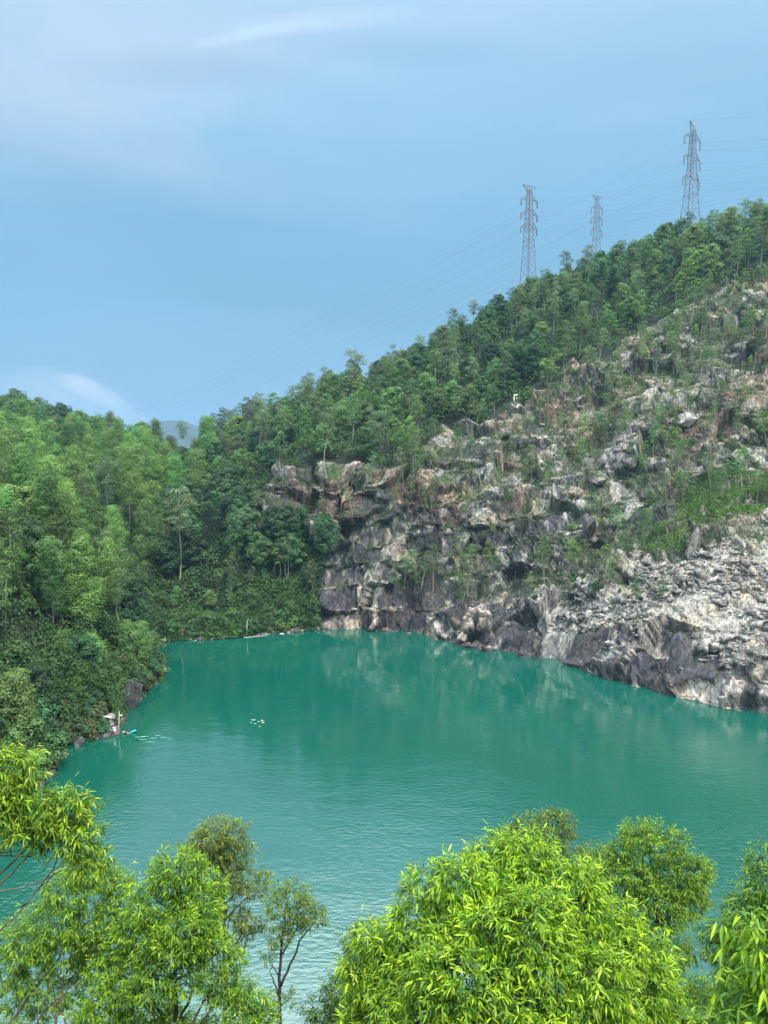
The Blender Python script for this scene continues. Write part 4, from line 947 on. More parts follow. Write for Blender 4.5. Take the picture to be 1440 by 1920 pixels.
# ------------------------------------------------------------------ foreground trees, leaf by leaf
def fg_leaves(cen, rad, density, ln, wd, col_new_lit, col_old_shaded, new_lit_f=.5, droop=.7, openness=0.0):
    """cen (n,3) rad (n,3): foliage lumps; returns vertices, triangles, colours and spray origins"""
    LV = []; LC = []; SP = []
    C2 = []; R2 = []
    for c, r in zip(cen, rad):
        C2.append(c); R2.append(r * .70)
        for j in range(9):
            dd = unit(rng.normal(size=3) + np.array([0, -.5, .45])); C2.append(c + dd * r * rng.uniform(.62, .86)); R2.append(r * rng.uniform(.26, .48) * np.array([1, 1, .85]))
    cen = np.array(C2); rad = np.array(R2)
    for c, r in zip(cen, rad):
        area = 4 * math.pi * ((r[0] * r[1] + r[0] * r[2] + r[1] * r[2]) / 3); k = int(area * density)
        k = int(k * 1.9); d = rand_dirs(int(k * 1.3)); d = d[(d[:, 1] < .55) | (rng.uniform(size=len(d)) < .5)]; k = len(d)
        lump = 1 + .22 * (vnoise(d * 2.5 + c, 5) - .5) * 2
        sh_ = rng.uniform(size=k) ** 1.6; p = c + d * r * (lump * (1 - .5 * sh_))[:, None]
        ins = np.zeros(k, bool)
        for c2, r2 in zip(cen, rad):
            if c2 is c: continue
            ins |= (((p - c2) / (r2 * .72)) ** 2).sum(1) < 1
        m = ~ins; p = p[m]; d = d[m]; sh_ = sh_[m]; k = len(p)
        ax = unit(d * np.array([1, 1, .6]) + rand_dirs(k) * .45 + np.array([0, 0, .35])); SP.append((p, ax, c))
        nl = 9
        tt = (np.arange(nl) + .5) / nl
        twl = rng.uniform(.7, 2.0, k)[:, None, None]; base = p[:, None] + ax[:, None] * (tt[None, :, None] * ln * twl)
        base = base.reshape(-1, 3); axr = np.repeat(ax, nl, 0); q = len(base)
        side = unit(np.cross(axr, rand_dirs(q))); tr = np.tile(tt, k)[:, None]
        dr = unit(axr * (.35 + .6 * tr) + side * (1.1 - .5 * tr) + np.array([0, 0, -droop]) * rng.uniform(.3, 1.5, (q, 1)))
        L_ = ln * rng.uniform(.45, 1.3, (q, 1)); Wd = wd * rng.uniform(.7, 1.25, (q, 1))
        b = unit(np.cross(dr, unit(np.array([0, 0, 1.]) + .7 * rand_dirs(q)))); up = unit(np.cross(b, dr)); up = np.where(up[:, 2:3] < 0, -up, up)
        sagv = np.array([0, 0, -1.]) * L_ * .18
        v0 = base; v1 = base + dr * L_ * .34 - b * Wd * .5 + up * Wd * .14; v2 = base + dr * L_ * .34 + b * Wd * .5 + up * Wd * .14; v3 = base + dr * L_ * .38
        v4 = base + dr * L_ * .70 - b * Wd * .33 + up * Wd * .05 + sagv * .35; v5 = base + dr * L_ * .70 + b * Wd * .33 + up * Wd * .05 + sagv * .35; v6 = base + dr * L_ * .97 + sagv
        v7 = base + dr * L_ * .70 + sagv * .4 - up * Wd * .05
        LV.append(np.stack([v0, v1, v2, v3, v4, v5, v6, v7], 1).reshape(-1, 3))
        spv = np.repeat(rng.uniform(.15, 1.55, k) ** 1.2, nl)[:, None]; f = np.clip(spv * new_lit_f * (1.35 - 1.5 * np.repeat(sh_, nl)[:, None]) * rng.uniform(.2, 1.6, (q, 1)) * (.6 + .6 * tr), 0, 1)  # new tips yellower; inner sprays painted darker to stand in for shadow gaps
        cc = np.array(col_old_shaded) * (1 - f) + np.array(col_new_lit) * f; cc = cc * rng.uniform(.55, 1.25, (q, 1))
        LC.append(np.repeat(cc, 8, 0))
    V = np.concatenate(LV); C_ = np.concatenate(LC); q = len(V) // 8
    base = (np.arange(q) * 8)[:, None]
    quads = np.concatenate([base + np.array([1, 3, 7, 4]), base + np.array([3, 2, 5, 7])])
    tris = np.concatenate([base + np.array([0, 3, 1]), base + np.array([0, 2, 3]), base + np.array([4, 7, 6]), base + np.array([7, 5, 6])])
    return V, quads, tris, C_, SP
def leafmat(name):
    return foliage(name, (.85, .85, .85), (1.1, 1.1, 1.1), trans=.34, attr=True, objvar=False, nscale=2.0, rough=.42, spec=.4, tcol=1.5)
M_LEAF = leafmat('broad_leaf')
def fg_tree(name, label, Y, lumps, trunk, ln, wd, density, cnew_lit, cold_shaded, new_lit_f=.5, bark=None, tr=.07, depthf=.8, twigs=.08, extra=(), droop=.7):
    """lumps: (u, v, ru, rv, dY) in photograph pixels at distance Y; trunk: list of (u, v, dY)"""
    s = lambda yy: yy / F_PX * 1.08
    cen = np.array([P(u, v, Y + d) for u, v, ru, rv, d in lumps]); rad = np.array([(ru * s(Y + d), min(ru, rv) * s(Y + d) * depthf, rv * s(Y + d)) for u, v, ru, rv, d in lumps])
    tp = np.array([P(u, v, Y + d) for u, v, d in trunk])
    g = np.array([tp[0][0], tp[0][1], float(Hh(tp[0][0], tp[0][1])) - .3])
    root = empty(name, tuple(g)); off = g
    path = np.concatenate([[g], tp]) if tp[0][2] > g[2] + .5 else tp
    # smooth the trunk
    tt = np.linspace(0, 1, len(path)); ft = np.linspace(0, 1, 18); sp = np.stack([np.interp(ft, tt, path[:, i]) for i in range(3)], 1); sp[1:-1] += rng.normal(0, .012 * Y / 9, (16, 3))
    mb = MB(); mb.tube(sp - off, np.linspace(tr, tr * .22, 18), 7)
    for c, r in zip(cen, rad):
        dz = c[2] - max(np.hypot(*(c - sp[-1])[:2]), .2) * .9
        i = int(np.argmin(np.linalg.norm(sp - np.array([sp[:, 0].mean() * 0 + c[0], c[1], dz]), axis=1))); i = min(i, 16)
        b0 = sp[i]; L_ = np.linalg.norm(c - b0); mid = b0 * .5 + c * .5 + np.array([0, 0, -.08 * L_]) + rng.normal(0, .04 * L_, 3)
        mb.tube(np.array([b0, b0 * .7 + mid * .3 + (c - b0) * .05, mid, c + (c - mid) * .2]) - off, np.array([.30, .22, .15, .06]) * tr, 5, cap=False)
    for ex in extra:
        q = np.array([P(u, v, Y + d) for u, v, d in ex[0]]); t0 = np.linspace(0, 1, len(q)); f0 = np.linspace(0, 1, 12); q = np.stack([np.interp(f0, t0, q[:, i]) for i in range(3)], 1)
        q[1:-1] += rng.normal(0, .008 * Y / 9, (10, 3)); mb.tube(q - off, np.linspace(ex[1], ex[1] * .4, 12), 5)
    V, Q, T, C_, SP = fg_leaves(cen, rad, density, ln, wd, cnew_lit, cold_shaded, new_lit_f, droop=droop)
    tw = mb
    for p, ax, c in SP:
        for j in np.nonzero(rng.uniform(size=len(p)) < twigs)[0]:
            m = c * .45 + p[j] * .55 + rng.normal(0, .03, 3); tw.tube(np.array([c, m, p[j], p[j] + ax[j] * ln * 1.2]) - off, np.array([.12, .07, .04, .02]) * tr, 3, cap=False)
    mb.build('trunk', bark or M_BARK_D, root, smooth=True)
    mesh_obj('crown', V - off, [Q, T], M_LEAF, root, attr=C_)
    tag(root, label, 'tree'); return root
YG = (.46, .68, .028); DG = (.040, .155, .020); MG = (.17, .33, .035); OL = (.28, .38, .045); BG = (.05, .12, .03)
fg_tree('leafy_tree', 'large bright yellow-green tree with long drooping leaves filling the lower right centre', 9.0,
        [(960, 1640, 85, 72, .2), (870, 1660, 78, 66, 0), (1050, 1680, 80, 70, .1), (800, 1740, 85, 75, 0), (960, 1740, 110, 80, -.5), (1120, 1760, 85, 75, 0), (740, 1800, 80, 70, .2), (870, 1820, 105, 80, -.7),
         (1040, 1840, 110, 85, -.8), (1190, 1850, 85, 80, 0), (720, 1890, 70, 70, .2), (810, 1920, 100, 80, -.6), (960, 1930, 110, 80, -1.0), (1110, 1940, 110, 80, -.8), (1240, 1940, 70, 75, .1), (700, 1980, 80, 70, 0), (980, 2040, 280, 110, -.3)],
        [(990, 2300, .8), (985, 2000, .6), (975, 1800, .4), (965, 1650, .2)], .112, .0195, 100, YG, DG, .72, tr=.08, twigs=.06, droop=.45)
fg_tree('leafy_tree', 'round-topped green tree with dark trunk right of the large bright tree', 17,
        [(1215, 1595, 70, 50, 0), (1170, 1650, 60, 42, -.2), (1265, 1645, 62, 48, 0), (1130, 1625, 42, 34, .4), (1220, 1700, 70, 45, -.4), (1290, 1690, 36, 32, .2), (1180, 1760, 55, 38, .2), (1260, 1790, 52, 32, .2), (1190, 1830, 60, 40, .4), (1290, 1850, 50, 30, .6)],
        [(1240, 2100, 0), (1238, 1860, 0), (1236, 1740, 0), (1222, 1620, 0)], .105, .0185, 68, (.34, .50, .035), DG, .66, tr=.12)
fg_tree('leafy_tree', 'brownish green tree top showing behind the large bright tree', 23,
        [(1035, 1555, 44, 36, 0), (985, 1560, 38, 30, 0), (1015, 1600, 60, 40, .3), (960, 1600, 30, 30, .4), (1090, 1620, 50, 34, .2)], [(1020, 2000, 0), (1020, 1700, 0), (1020, 1580, 0)], .13, .024, 34, OL, (.07, .13, .03), .55, tr=.12)
fg_tree('leafy_tree', 'green tree cut off by the right edge beside the round-topped tree', 14,
        [(1450, 1640, 55, 55, 0), (1400, 1720, 50, 48, 0), (1470, 1760, 80, 70, -.3), (1370, 1790, 45, 44, .1), (1345, 1760, 30, 24, .3), (1410, 1850, 70, 60, .3), (1360, 1900, 60, 50, .5)],
        [(1470, 2200, 0), (1465, 1850, 0), (1455, 1680, 0)], .11, .020, 64, (.28, .44, .035), DG, .55, tr=.11)
fg_tree('leafy_tree', 'nearest spray of large hanging yellow-green leaves in the lower right corner', 4.6,
        [(1420, 1760, 42, 40, 0), (1455, 1850, 70, 62, 0), (1400, 1930, 72, 60, 0), (1480, 1980, 100, 80, 0)], [(1560, 2300, .2), (1500, 2020, .1), (1450, 1800, 0)], .12, .022, 90, YG, (.06, .19, .025), .6, tr=.03, bark=M_BARK_M, droop=1.1)
fg_tree('leafy_tree', 'full green tree with forked dark trunk left of the bottom centre', 13,
        [(338, 1628, 52, 48, 0), (375, 1690, 48, 42, .1), (295, 1690, 50, 46, 0), (340, 1740, 75, 52, -.3), (265, 1770, 55, 46, 0), (405, 1790, 50, 46, 0), (230, 1830, 60, 48, .1), (320, 1830, 70, 46, -.3), (200, 1890, 60, 44, 0), (290, 1910, 60, 40, .2),
         (420, 1860, 42, 30, .4), (460, 1880, 48, 34, 0), (390, 1940, 55, 36, .5), (490, 1900, 30, 26, .2), (180, 1960, 60, 40, .2)],
        [(332, 2250, 0), (330, 1990, 0), (328, 1850, 0), (332, 1660, 0)], .102, .018, 84, (.40, .62, .03), DG, .66, tr=.085, droop=.5,
        extra=[([(330, 1985, 0), (370, 1900, .1), (400, 1850, .2)], .03), ([(330, 1960, 0), (290, 1880, 0), (250, 1830, 0)], .03), ([(330, 1930, 0), (360, 1860, -.1), (350, 1800, -.1)], .03), ([(328, 1870, 0), (290, 1830, -.1), (270, 1822, -.1)], .03)])
fg_tree('leafy_tree', 'yellow-brown tree top standing behind the full green tree', 21,
        [(415, 1565, 52, 36, 0), (380, 1585, 36, 30, 0), (440, 1600, 38, 28, 0), (400, 1615, 45, 26, .2), (455, 1650, 42, 28, 0), (420, 1670, 34, 22, .2), (480, 1665, 26, 22, 0), (435, 1715, 34, 20, .2), (470, 1735, 32, 22, 0), (445, 1770, 22, 16, 0)],
        [(425, 2200, 0), (425, 1850, 0), (418, 1700, 0), (412, 1590, 0)], .11, .020, 50, (.36, .42, .05), (.08, .14, .03), .6, tr=.09, extra=[([(422, 1800, 0), (455, 1750, 0), (470, 1700, 0)], .03)])
fg_tree('leafy_tree', 'slim sparse tree with twin-pronged crown over the bright water', 20,
        [(540, 1685, 42, 28, 0), (520, 1705, 24, 20, 0), (570, 1705, 26, 20, 0), (592, 1718, 26, 22, 0), (555, 1730, 26, 16, 0), (525, 1755, 22, 20, 0), (505, 1790, 14, 12, 0), (545, 1870, 12, 16, .2), (515, 1875, 12, 14, 0)],
        [(524, 2150, 0), (524, 1900, 0), (526, 1780, 0), (538, 1690, 0)], .105, .019, 48, (.28, .40, .04), (.08, .16, .03), .55, tr=.085,
        extra=[([(526, 1850, 0), (548, 1800, 0), (565, 1760, 0), (590, 1725, 0)], .04), ([(524, 1870, 0), (508, 1830, 0), (505, 1795, 0)], .025), ([(530, 1790, 0), (550, 1755, 0), (570, 1715, 0)], .025)])
fg_tree('leafy_tree', 'bright arching branches of a tree leaning in from the left edge', 9.5,
        [(10, 1440, 48, 38, 0), (-20, 1480, 60, 42, 0), (35, 1490, 38, 30, 0), (60, 1530, 62, 38, 0), (120, 1520, 44, 36, 0), (10, 1545, 55, 32, 0), (145, 1565, 38, 34, 0), (100, 1570, 44, 24, .1), (165, 1610, 32, 28, .2), (-30, 1590, 30, 20, .2)],
        [(-160, 2100, 0), (-110, 1850, 0), (-60, 1650, 0), (-10, 1500, 0)], .108, .019, 86, (.42, .58, .03), DG, .75, tr=.05, bark=M_BARK_M,
        extra=[([(-60, 1700, 0), (0, 1640, 0), (50, 1590, 0), (70, 1560, 0)], .022), ([(-80, 1740, 0), (0, 1660, 0), (60, 1600, 0), (75, 1560, 0)], .018), ([(-90, 1830, .1), (0, 1745, .1), (80, 1660, .1), (120, 1590, .1)], .018),
               ([(40, 1700, .1), (90, 1650, .1), (118, 1615, .1)], .010)])
fg_tree('leafy_tree', 'mid green tree with bare inner branches in the lower left corner', 13.5,
        [(165, 1635, 44, 36, 0), (205, 1655, 42, 30, .3), (130, 1680, 48, 36, 0), (220, 1700, 40, 30, .2), (100, 1730, 55, 38, 0), (170, 1740, 55, 38, 0), (60, 1770, 50, 36, 0), (120, 1790, 60, 40, .2), (20, 1760, 34, 30, 0), (180, 1810, 40, 34, .3), (60, 1840, 44, 34, .2),
         (15, 1820, 34, 30, 0), (130, 1860, 40, 30, .3), (40, 1900, 40, 28, .3), (215, 1760, 30, 30, .2)],
        [(60, 2250, 0), (90, 1990, 0), (120, 1850, 0), (150, 1700, 0)], .105, .0185, 66, (.36, .56, .035), (.07, .19, .03), .6, tr=.05, bark=M_BARK_M,
        extra=[([(0, 1950, 0), (60, 1860, 0), (110, 1800, 0), (130, 1740, 0)], .03), ([(-20, 1890, 0), (60, 1800, 0), (90, 1760, 0)], .022), ([(160, 1980, 0), (120, 1910, 0), (95, 1850, 0)], .028), ([(50, 1960, 0), (85, 1890, 0), (160, 1830, 0)], .022)])
fg_tree('leafy_tree', 'small dull green tree peeking out at the lower left of the large bright tree', 16,
        [(690, 1770, 42, 36, 0), (670, 1820, 44, 38, 0), (720, 1840, 60, 50, .4), (640, 1860, 40, 34, 0), (610, 1900, 40, 30, 0), (680, 1900, 55, 44, .3), (640, 1940, 60, 36, 0)],
        [(660, 2200, 0), (665, 1950, 0), (680, 1800, 0)], .11, .020, 56, (.17, .30, .045), (.045, .12, .035), .5, tr=.08)
fg_tree('leafy_tree', 'dull green crown filling the gap beneath the round-topped tree', 19,
        [(1150, 1800, 50, 40, 0), (1210, 1860, 60, 44, 0), (1280, 1900, 60, 40, 0), (1330, 1870, 32, 26, 0), (1240, 1930, 90, 46, 0)], [(1230, 2300, 0), (1230, 2000, 0), (1220, 1850, 0)], .13, .024, 26, (.14, .26, .04), (.05, .12, .03), .5, tr=.1)

# ------------------------------------------------------------------ people and small things by the water
def figure(loc, rz, J, skin, label, hair=True, trunks=None, shirt=None):
    """J: joint name -> local position; one continuous skinned body"""
    root = empty('person', loc, rz)
    rad = dict(pelvis=.14, waist=.125, chest=.155, neck=.055, head0=.075, head1=.098, head2=.075, nose=.02, hl=.095, kl=.06, al=.04, tl=.03, hr=.095, kr=.06, ar=.04, tr=.03, sl=.06, el=.042, wl=.028, sr=.06, er=.042, wr=.028)
    E = [('pelvis', 'waist'), ('waist', 'chest'), ('chest', 'neck'), ('neck', 'head0'), ('head0', 'head1'), ('head1', 'head2'), ('pelvis', 'hl'), ('hl', 'kl'), ('kl', 'al'), ('al', 'tl'), ('pelvis', 'hr'), ('hr', 'kr'), ('kr', 'ar'), ('ar', 'tr'),
         ('chest', 'sl'), ('sl', 'el'), ('el', 'wl'), ('chest', 'sr'), ('sr', 'er'), ('er', 'wr')]
    J = dict(J); J['nose'] = tuple(np.array(J['head1']) + np.array(J.get('face', (0, -1, 0))) * .115); E.append(('head1', 'nose')); J.pop('face', None)
    for sd in 'lr':
        w = np.array(J['w' + sd]); dr = unit(w - np.array(J['e' + sd])); pm = w + dr * .07; J['p' + sd] = tuple(pm); rad['p' + sd] = .03; E.append(('w' + sd, 'p' + sd))
        ref = np.array([0, 0, 1.]) if abs(dr[2]) < .8 else np.array([1., 0, 0]); sv = unit(np.cross(dr, ref))
        for k, (o_, l_) in enumerate(((-.03, .07), (-.01, .085), (.012, .08), (.032, .065))):
            a = pm + sv * o_ + dr * .02; b = a + dr * l_ * .5; c = b + dr * l_ * .4 + np.cross(dr, sv) * .02
            for q, (nm, pt) in enumerate((('f%s%d' % (sd, k), a), ('g%s%d' % (sd, k), b), ('i%s%d' % (sd, k), c))): J[nm] = tuple(pt); rad[nm] = .010 - .001 * q
            E += [('p' + sd, 'f%s%d' % (sd, k)), ('f%s%d' % (sd, k), 'g%s%d' % (sd, k)), ('g%s%d' % (sd, k), 'i%s%d' % (sd, k))]
        th = w + dr * .03 - sv * .035; J['th' + sd] = tuple(th); rad['th' + sd] = .012; J['ti' + sd] = tuple(th + (dr - sv) * .03); rad['ti' + sd] = .010; E += [('w' + sd, 'th' + sd), ('th' + sd, 'ti' + sd)]
    names = list(J); me = bpy.data.meshes.new('body'); me.from_pydata([J[n] for n in names], [(names.index(a), names.index(b)) for a, b in E], [])
    ob = bpy.data.objects.new('body', me); COL.objects.link(ob); me.materials.append(skin)
    sk = ob.modifiers.new('skin', 'SKIN'); sv_ = me.skin_vertices[0].data
    for i, n in enumerate(names): sv_[i].radius = (rad[n], rad[n]); sv_[i].use_root = (n == 'pelvis')
    sub = ob.modifiers.new('sub', 'SUBSURF'); sub.levels = 1; sub.render_levels = 1
    ob.parent = root
    def lump(name, c, r, mat):
        import bmesh
        bm = bmesh.new(); bmesh.ops.create_icosphere(bm, subdivisions=3, radius=1)
        for v in bm.verts: v.co = Vector((v.co.x * r[0] + c[0], v.co.y * r[1] + c[1], v.co.z * r[2] + c[2]))
        m2 = bpy.data.meshes.new(name); bm.to_mesh(m2); bm.free(); m2.materials.append(mat); q = bpy.data.objects.new(name, m2); COL.objects.link(q); q.parent = root
    h1 = np.array(J['head1']); h2 = np.array(J['head2']); hc = h1 + (h2 - h1) * .75
    lump('hair', hc + np.array([0, .015, .02]), (.095, .105, .085), M_HAIR)
    def sleeve(name, chain, rr, mat):
        mb = MB()
        for ch, r_ in zip(chain, rr): mb.tube([J[c] for c in ch], r_, 10)
        mb.build(name, mat, root, smooth=True)
    if trunks: sleeve('swim_shorts', [('waist', 'pelvis'), ('hl', 'kl'), ('hr', 'kr')], [(.165, .185), (.13, .085), (.13, .085)], trunks)
    if shirt: sleeve('shirt', [('pelvis', 'waist', 'chest'), ('sl', 'el'), ('sr', 'er')], [(.17, .16, .19), (.09, .07), (.09, .07)], shirt)
    tag(root, label, 'person'); return root
stand = dict(pelvis=(0, 0, .92), waist=(0, .02, 1.08), chest=(0, .03, 1.32), neck=(0, .01, 1.48), head0=(0, -.01, 1.55), head1=(0, -.03, 1.64), head2=(0, -.02, 1.71), hl=(.10, 0, .86), kl=(.14, -.06, .48), al=(.16, 0, .08), tl=(.17, -.15, .03),
             hr=(-.10, 0, .86), kr=(-.13, -.03, .48), ar=(-.15, .03, .08), tr=(-.17, -.12, .03), sl=(.19, .03, 1.40), el=(.34, -.06, 1.48), wl=(.20, -.12, 1.62), sr=(-.19, .03, 1.40), er=(-.30, 0, 1.14), wr=(-.22, -.12, .94))
q = Pz(217, 1375, .35); figure((q[0], q[1] - .5, .42), R(10), stand, M_SKIN, 'person in pale clothes standing on rocks beside the tall white pole', shirt=M_CLOTHW, trunks=M_CLOTHW)
sit = dict(pelvis=(0, 0, .10), waist=(-.10, 0, .22), chest=(-.27, 0, .42), neck=(-.36, 0, .55), head0=(-.40, 0, .61), head1=(-.43, -.02, .69), head2=(-.44, 0, .76), face=(.8, -.6, 0), hl=(.05, -.10, .10), kl=(.45, -.14, .34), al=(.82, -.12, .06), tl=(.95, -.12, .10),
           hr=(.05, .10, .10), kr=(.46, .12, .30), ar=(.86, .12, .04), tr=(.98, .12, .10), sl=(-.29, -.19, .47), el=(-.45, -.28, .22), wl=(-.40, -.30, .02), sr=(-.27, .19, .47), er=(-.05, .26, .34), wr=(.2, .2, .30))
q = Pz(234, 1376, 0); figure((q[0], q[1], -.02), R(-5), sit, M_SKIN, 'bare-chested person sitting back in the shallow water beside a turquoise float', trunks=M_CLOTHD)
swim = dict(pelvis=(0, .0, -.15), waist=(.15, 0, -.12), chest=(.38, 0, -.05), neck=(.52, 0, .03), head0=(.58, 0, .08), head1=(.64, 0, .13), head2=(.68, 0, .18), face=(.9, -.2, -.2), hl=(-.05, -.1, -.18), kl=(-.45, -.16, -.22), al=(-.85, -.12, -.12), tl=(-1.0, -.12, -.15),
            hr=(-.05, .1, -.18), kr=(-.45, .16, -.28), ar=(-.85, .14, -.3), tr=(-1.0, .14, -.33), sl=(.40, -.19, -.01), el=(.62, -.40, .10), wl=(.86, -.34, .0), sr=(.40, .19, -.01), er=(.30, .40, .14), wr=(.52, .52, .02))
q = Pz(488, 1352, 0); figure((q[0], q[1], .02), R(12), swim, M_SKIN, 'swimmer with dark hair and raised arms in the middle of the lake', trunks=M_CLOTHD)
SWQ = q
def ripples():
    def streak(mb, c, l, w, a):
        n = 9; t = np.linspace(-1, 1, n); x = t * l; y = .12 * l * t * t; ww = w * (1 - t * t) + .01
        ca, sa = math.cos(a), math.sin(a); V = []
        for xx, yy, w_ in zip(x, y, ww):
            for s_ in (-1, 0, 1): X = xx; Yq = yy + s_ * w_; V.append((c[0] + X * ca - Yq * sa, c[1] + X * sa + Yq * ca, .012 + (.03 if s_ == 0 else 0)))
        f = []
        for i in range(n - 1):
            for k in (0, 1): f.append([i * 3 + k, i * 3 + 3 + k, i * 3 + 4 + k, i * 3 + 1 + k])
        mb.add(V, f)
    mb = MB()
    for (u, v, l, w, a) in [(475, 1350, .9, .14, .0), (478, 1357, .5, .10, .1), (487, 1362, .35, .12, 0), (493, 1355, .5, .2, .2), (485, 1353, .4, .2, -.2), (471, 1355, .3, .08, 0)]: streak(mb, Pz(u, v, 0), l * .6, w * .5, a)
    tag(mb.build('splash', M_FOAM), 'white splash trailing behind the swimmer in mid lake', 'splash', kind='stuff')
    mb = MB()
    for (u, v, l, w, a) in [(262, 1382, 1.3, .12, .05), (272, 1381, .8, .08, .1), (288, 1384, .9, .06, .2), (296, 1379, .7, .06, .3), (306, 1383, .7, .05, .2), (268, 1387, .9, .05, 0), (282, 1391, 1.1, .05, 0), (318, 1386, .6, .05, .1)]: streak(mb, Pz(u, v, 0), l * .8, w * .45, a)
    tag(mb.build('splash', simple('foam_thin', (.25, .55, .50), .6)), 'foam streaks on the water right of the turquoise float', 'splash', kind='stuff')
ripples()
def swim_float():
    q = Pz(248, 1374, 0); n = 14; V = []
    mb = MB(); t = np.linspace(0, math.pi, 11); pts = np.stack([-.75 * np.cos(t), t * 0, t * 0], 1); mb.tube(pts, .02 + .26 * np.sin(t) ** .7, 14)
    o = mb.build('swim_float', M_TURQ, smooth=True); o.scale = (1, 1, .55); o.location = (q[0] + .1, q[1], .26); o.rotation_euler = (0, R(-24), R(8))
    tag(o, 'turquoise inflatable float tilted up beside the sitting bather', 'swim float')
swim_float()
def tall_pole(u, v, h, label, lean, head, r=.06):
    q = Pz(u, v, 0); root = empty('pole', (q[0], q[1], -.3)); mb = MB(); mb.tube([(0, 0, 0), (lean * .5, 0, h * .5), (lean, 0, h)], [r, r * .9, r * .8], 8); mb.build('post', M_WHITE, root, smooth=True)
    hb = MB()
    if head == 'lamp':
        hb.tube([(lean, 0, h * .82), (lean + .35, 0, h * .84)], .035, 6); hb.tube([(lean + .30, 0, h * .80), (lean + .42, 0, h * .86), (lean + .62, 0, h * .85)], [.10, .15, .10], 8)
    else:
        hb.tube([(lean, 0, h), (lean + .06, 0, h + .25), (lean + .32, 0, h + .33), (lean + .45, 0, h + .2)], [.06, .08, .10, .08], 8)
    hb.build('lamp_head', M_WHITE, root, smooth=True); tag(root, label, 'pole')
tall_pole(222, 1377, 5.0, 'tall leaning white pole with a small bracket beside the standing person', .32, 'lamp', .06)
tall_pole(463, 1194, 5.2, 'slim white pole with a hooked top above the floating boom', .12, 'hook', .06)
def boom():
    pts = [Pz(u, v, .1) for u, v in ((457, 1195), (466, 1194.5), (478, 1193), (490, 1192), (498, 1190), (506, 1188.5))]; mb = MB()
    a = np.array(pts); t = np.linspace(0, 1, len(a)); f = np.linspace(0, 1, 60); q = np.stack([np.interp(f, t, a[:, i]) for i in range(3)], 1); q[:, 2] = .05
    mb.tube(q, np.where(np.arange(60) % 4 < 3, .13, .06), 8); tag(mb.build('floating_boom', simple('boom_tan', (.42, .39, .33), .7), smooth=True), 'pale floating boom lying along the far shore by the hooked pole', 'boom')
    a0 = Pz(524, 1188, .1); a1 = Pz(533, 1188, .1); mb = MB(); mb.tube([a0, (a0 + a1) / 2, a1], [.08, .16, .08], 8); tag(mb.build('driftwood', M_WHITE, smooth=True), 'short white log floating right of the boom', 'driftwood')
boom()
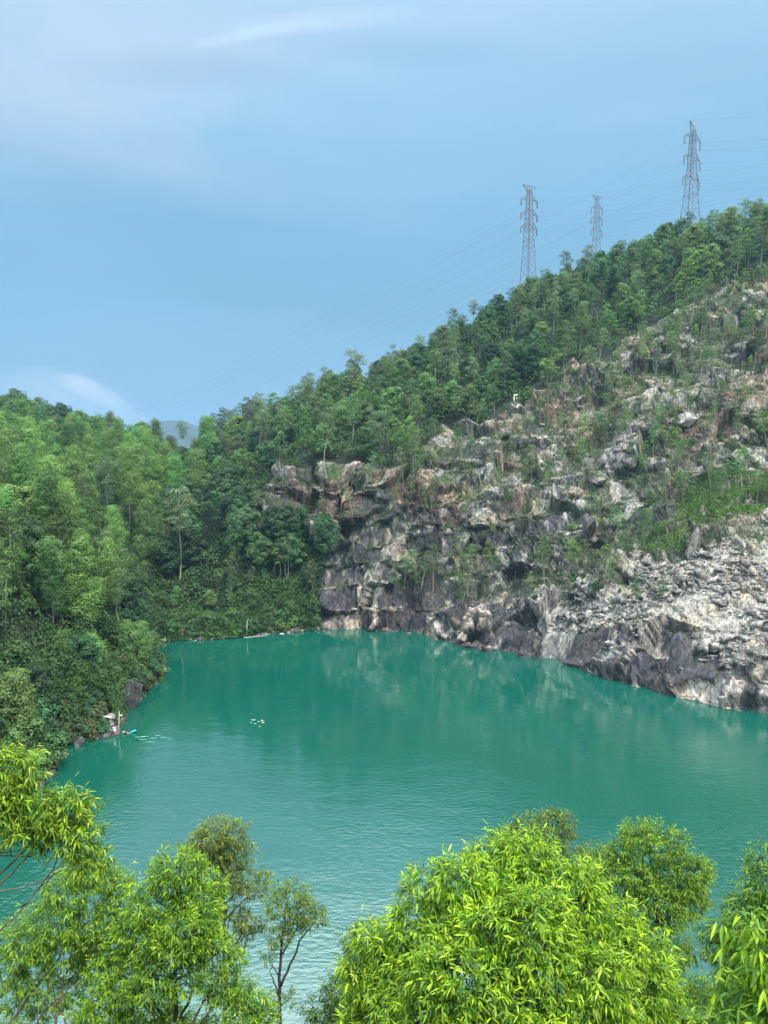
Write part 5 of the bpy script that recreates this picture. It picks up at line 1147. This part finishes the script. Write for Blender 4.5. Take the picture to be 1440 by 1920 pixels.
def bather_rocks():
    specs = [((206, 1371), (2.2, 1.6, .9), .35, 'dark flat rock step nearest the water beside the standing person'), ((203, 1362), (2.0, 1.4, .9), 1.0, 'second rock step below the white towels'), ((200, 1354), (1.9, 1.4, .9), 1.7, 'third rock step under the white towels'),
             ((203, 1345), (2.3, 1.5, .7), 2.4, 'flat-topped rock that carries the long white towel'), ((216, 1377), (1.3, 1.1, .7), .12, 'small dark stone at the feet of the standing person'), ((184, 1333), (1.4, 1.2, 2.0), 3.4, 'upright pale rock behind the white bag')]
    for i, ((u, v), s, z, lab) in enumerate(specs):
        p = Pz(u, v, z); boulder((p[0], p[1] + (.4 if i != 4 else .1), z), s, lab, M_STONE if i != 4 else M_DARKSTONE, rz=.2 * i, seed=70 + i)
    mb = MB(); n = 10
    def cloth(u, v, z, l, w, lab, nm, cat, rz=0.):
        p = Pz(u, v, z); xs = np.linspace(-l / 2, l / 2, 12); ys = np.linspace(-w / 2, w / 2, 7); X, Y = np.meshgrid(xs, ys)
        Z = .08 * fbm(np.stack([X.ravel() * 3, Y.ravel() * 3, X.ravel() * 0 + u], 1), 3, 2).reshape(X.shape) - .25 * (np.abs(X) / l) ** 2
        A = np.stack([X, Y, Z + .06], -1).reshape(-1, 3); B = A - np.array([0, 0, .03]); k = len(A); f = grid_faces(7, 12)
        o = mesh_obj(nm, np.concatenate([A, B]), [np.concatenate([f, f[:, ::-1] + k])], M_CLOTHW, smooth=True); o.location = tuple(p); o.rotation_euler = (0, .15, rz); tag(o, lab, cat)
    cloth(201, 1344.5, 2.75, 1.5, .7, 'long white towel spread on the flat-topped rock', 'towel', 'towel', .1)
    cloth(190.5, 1341, 3.15, .8, .6, 'short crumpled white towel left of the long one', 'towel', 'towel', .5)
    p = Pz(191, 1337.5, 3.5); root = empty('bag', tuple(p)); b = MB(); b.tube([(0, 0, -.05), (0, 0, .12), (0, 0, .3), (0, 0, .36)], [.22, .26, .2, .06], 10); b.build('sack', M_CLOTHW, root, smooth=True)
    b = MB(); t = np.linspace(0, math.pi, 9); b.tube(np.stack([.14 * np.cos(t), t * 0, .33 + .16 * np.sin(t)], 1), .018, 5); b.build('handle', M_CLOTHD, root); tag(root, 'small white bag above the crumpled towel on the rocks', 'bag')
    for i, (u, v, lab) in enumerate([(178, 1381, 'white bottle floating under the bushes nearest the bathers'), (134, 1386, 'white plastic bottle floating in the shade of the left shore'), (118, 1392, 'white plastic bottle at the left end of the shady shore')]):
        p = Pz(u, v, .05); b = MB(); b.tube([(-.32, 0, 0), (-.30, 0, 0), (.12, 0, 0), (.22, 0, 0), (.32, 0, 0)], [.04, .15, .15, .06, .05], 10); o = b.build('plastic_bottle', M_WHITE, smooth=True); o.location = tuple(p); o.rotation_euler = (0, 0, i); tag(o, lab, 'bottle')
bather_rocks()
def post_frame():
    p = hit_rock(962, 778); root = empty('post_frame', (p[0], p[1] - 1, p[2] + 5.2), R(10))
    for sx in (-1, 1):
        b = MB(); b.box((sx * .5, 0, .8), (.26, .25, 3.2)); b.build('post', M_WHITE, root)
    b = MB(); b.box((0, 0, 2.7), (1.28, .30, .62)); b.build('panel', M_WHITE, root)
    tag(root, 'white two-legged post frame with solid top at the forest edge above the quarry', 'sign frame')
post_frame()

# ------------------------------------------------------------------ haze
def haze():
    m, N, L = new_mat('haze_air'); o = N.new('ShaderNodeOutputMaterial'); v = N.new('ShaderNodeVolumePrincipled'); v.inputs['Color'].default_value = (.38, .68, 1.0, 1); v.inputs['Density'].default_value = .00013; v.inputs['Anisotropy'].default_value = .2
    L.new(v.outputs[0], o.inputs['Volume'])
    mb = MB(); mb.box((0, 0, 134.7), (11200, 11200, 290.6)); h = mb.build('haze', m); tag(h, kind='stuff', label='pale bluish haze filling the air over the lake and hills', cat='haze')
haze()
# drop tree prototypes that were never placed
for k, lst in PROTO.items():
    for i, r in enumerate(lst):
        if (k, i) not in used:
            for ch in list(r.children): bpy.data.objects.remove(ch)
            bpy.data.objects.remove(r)
print('COUNTS', COUNT)
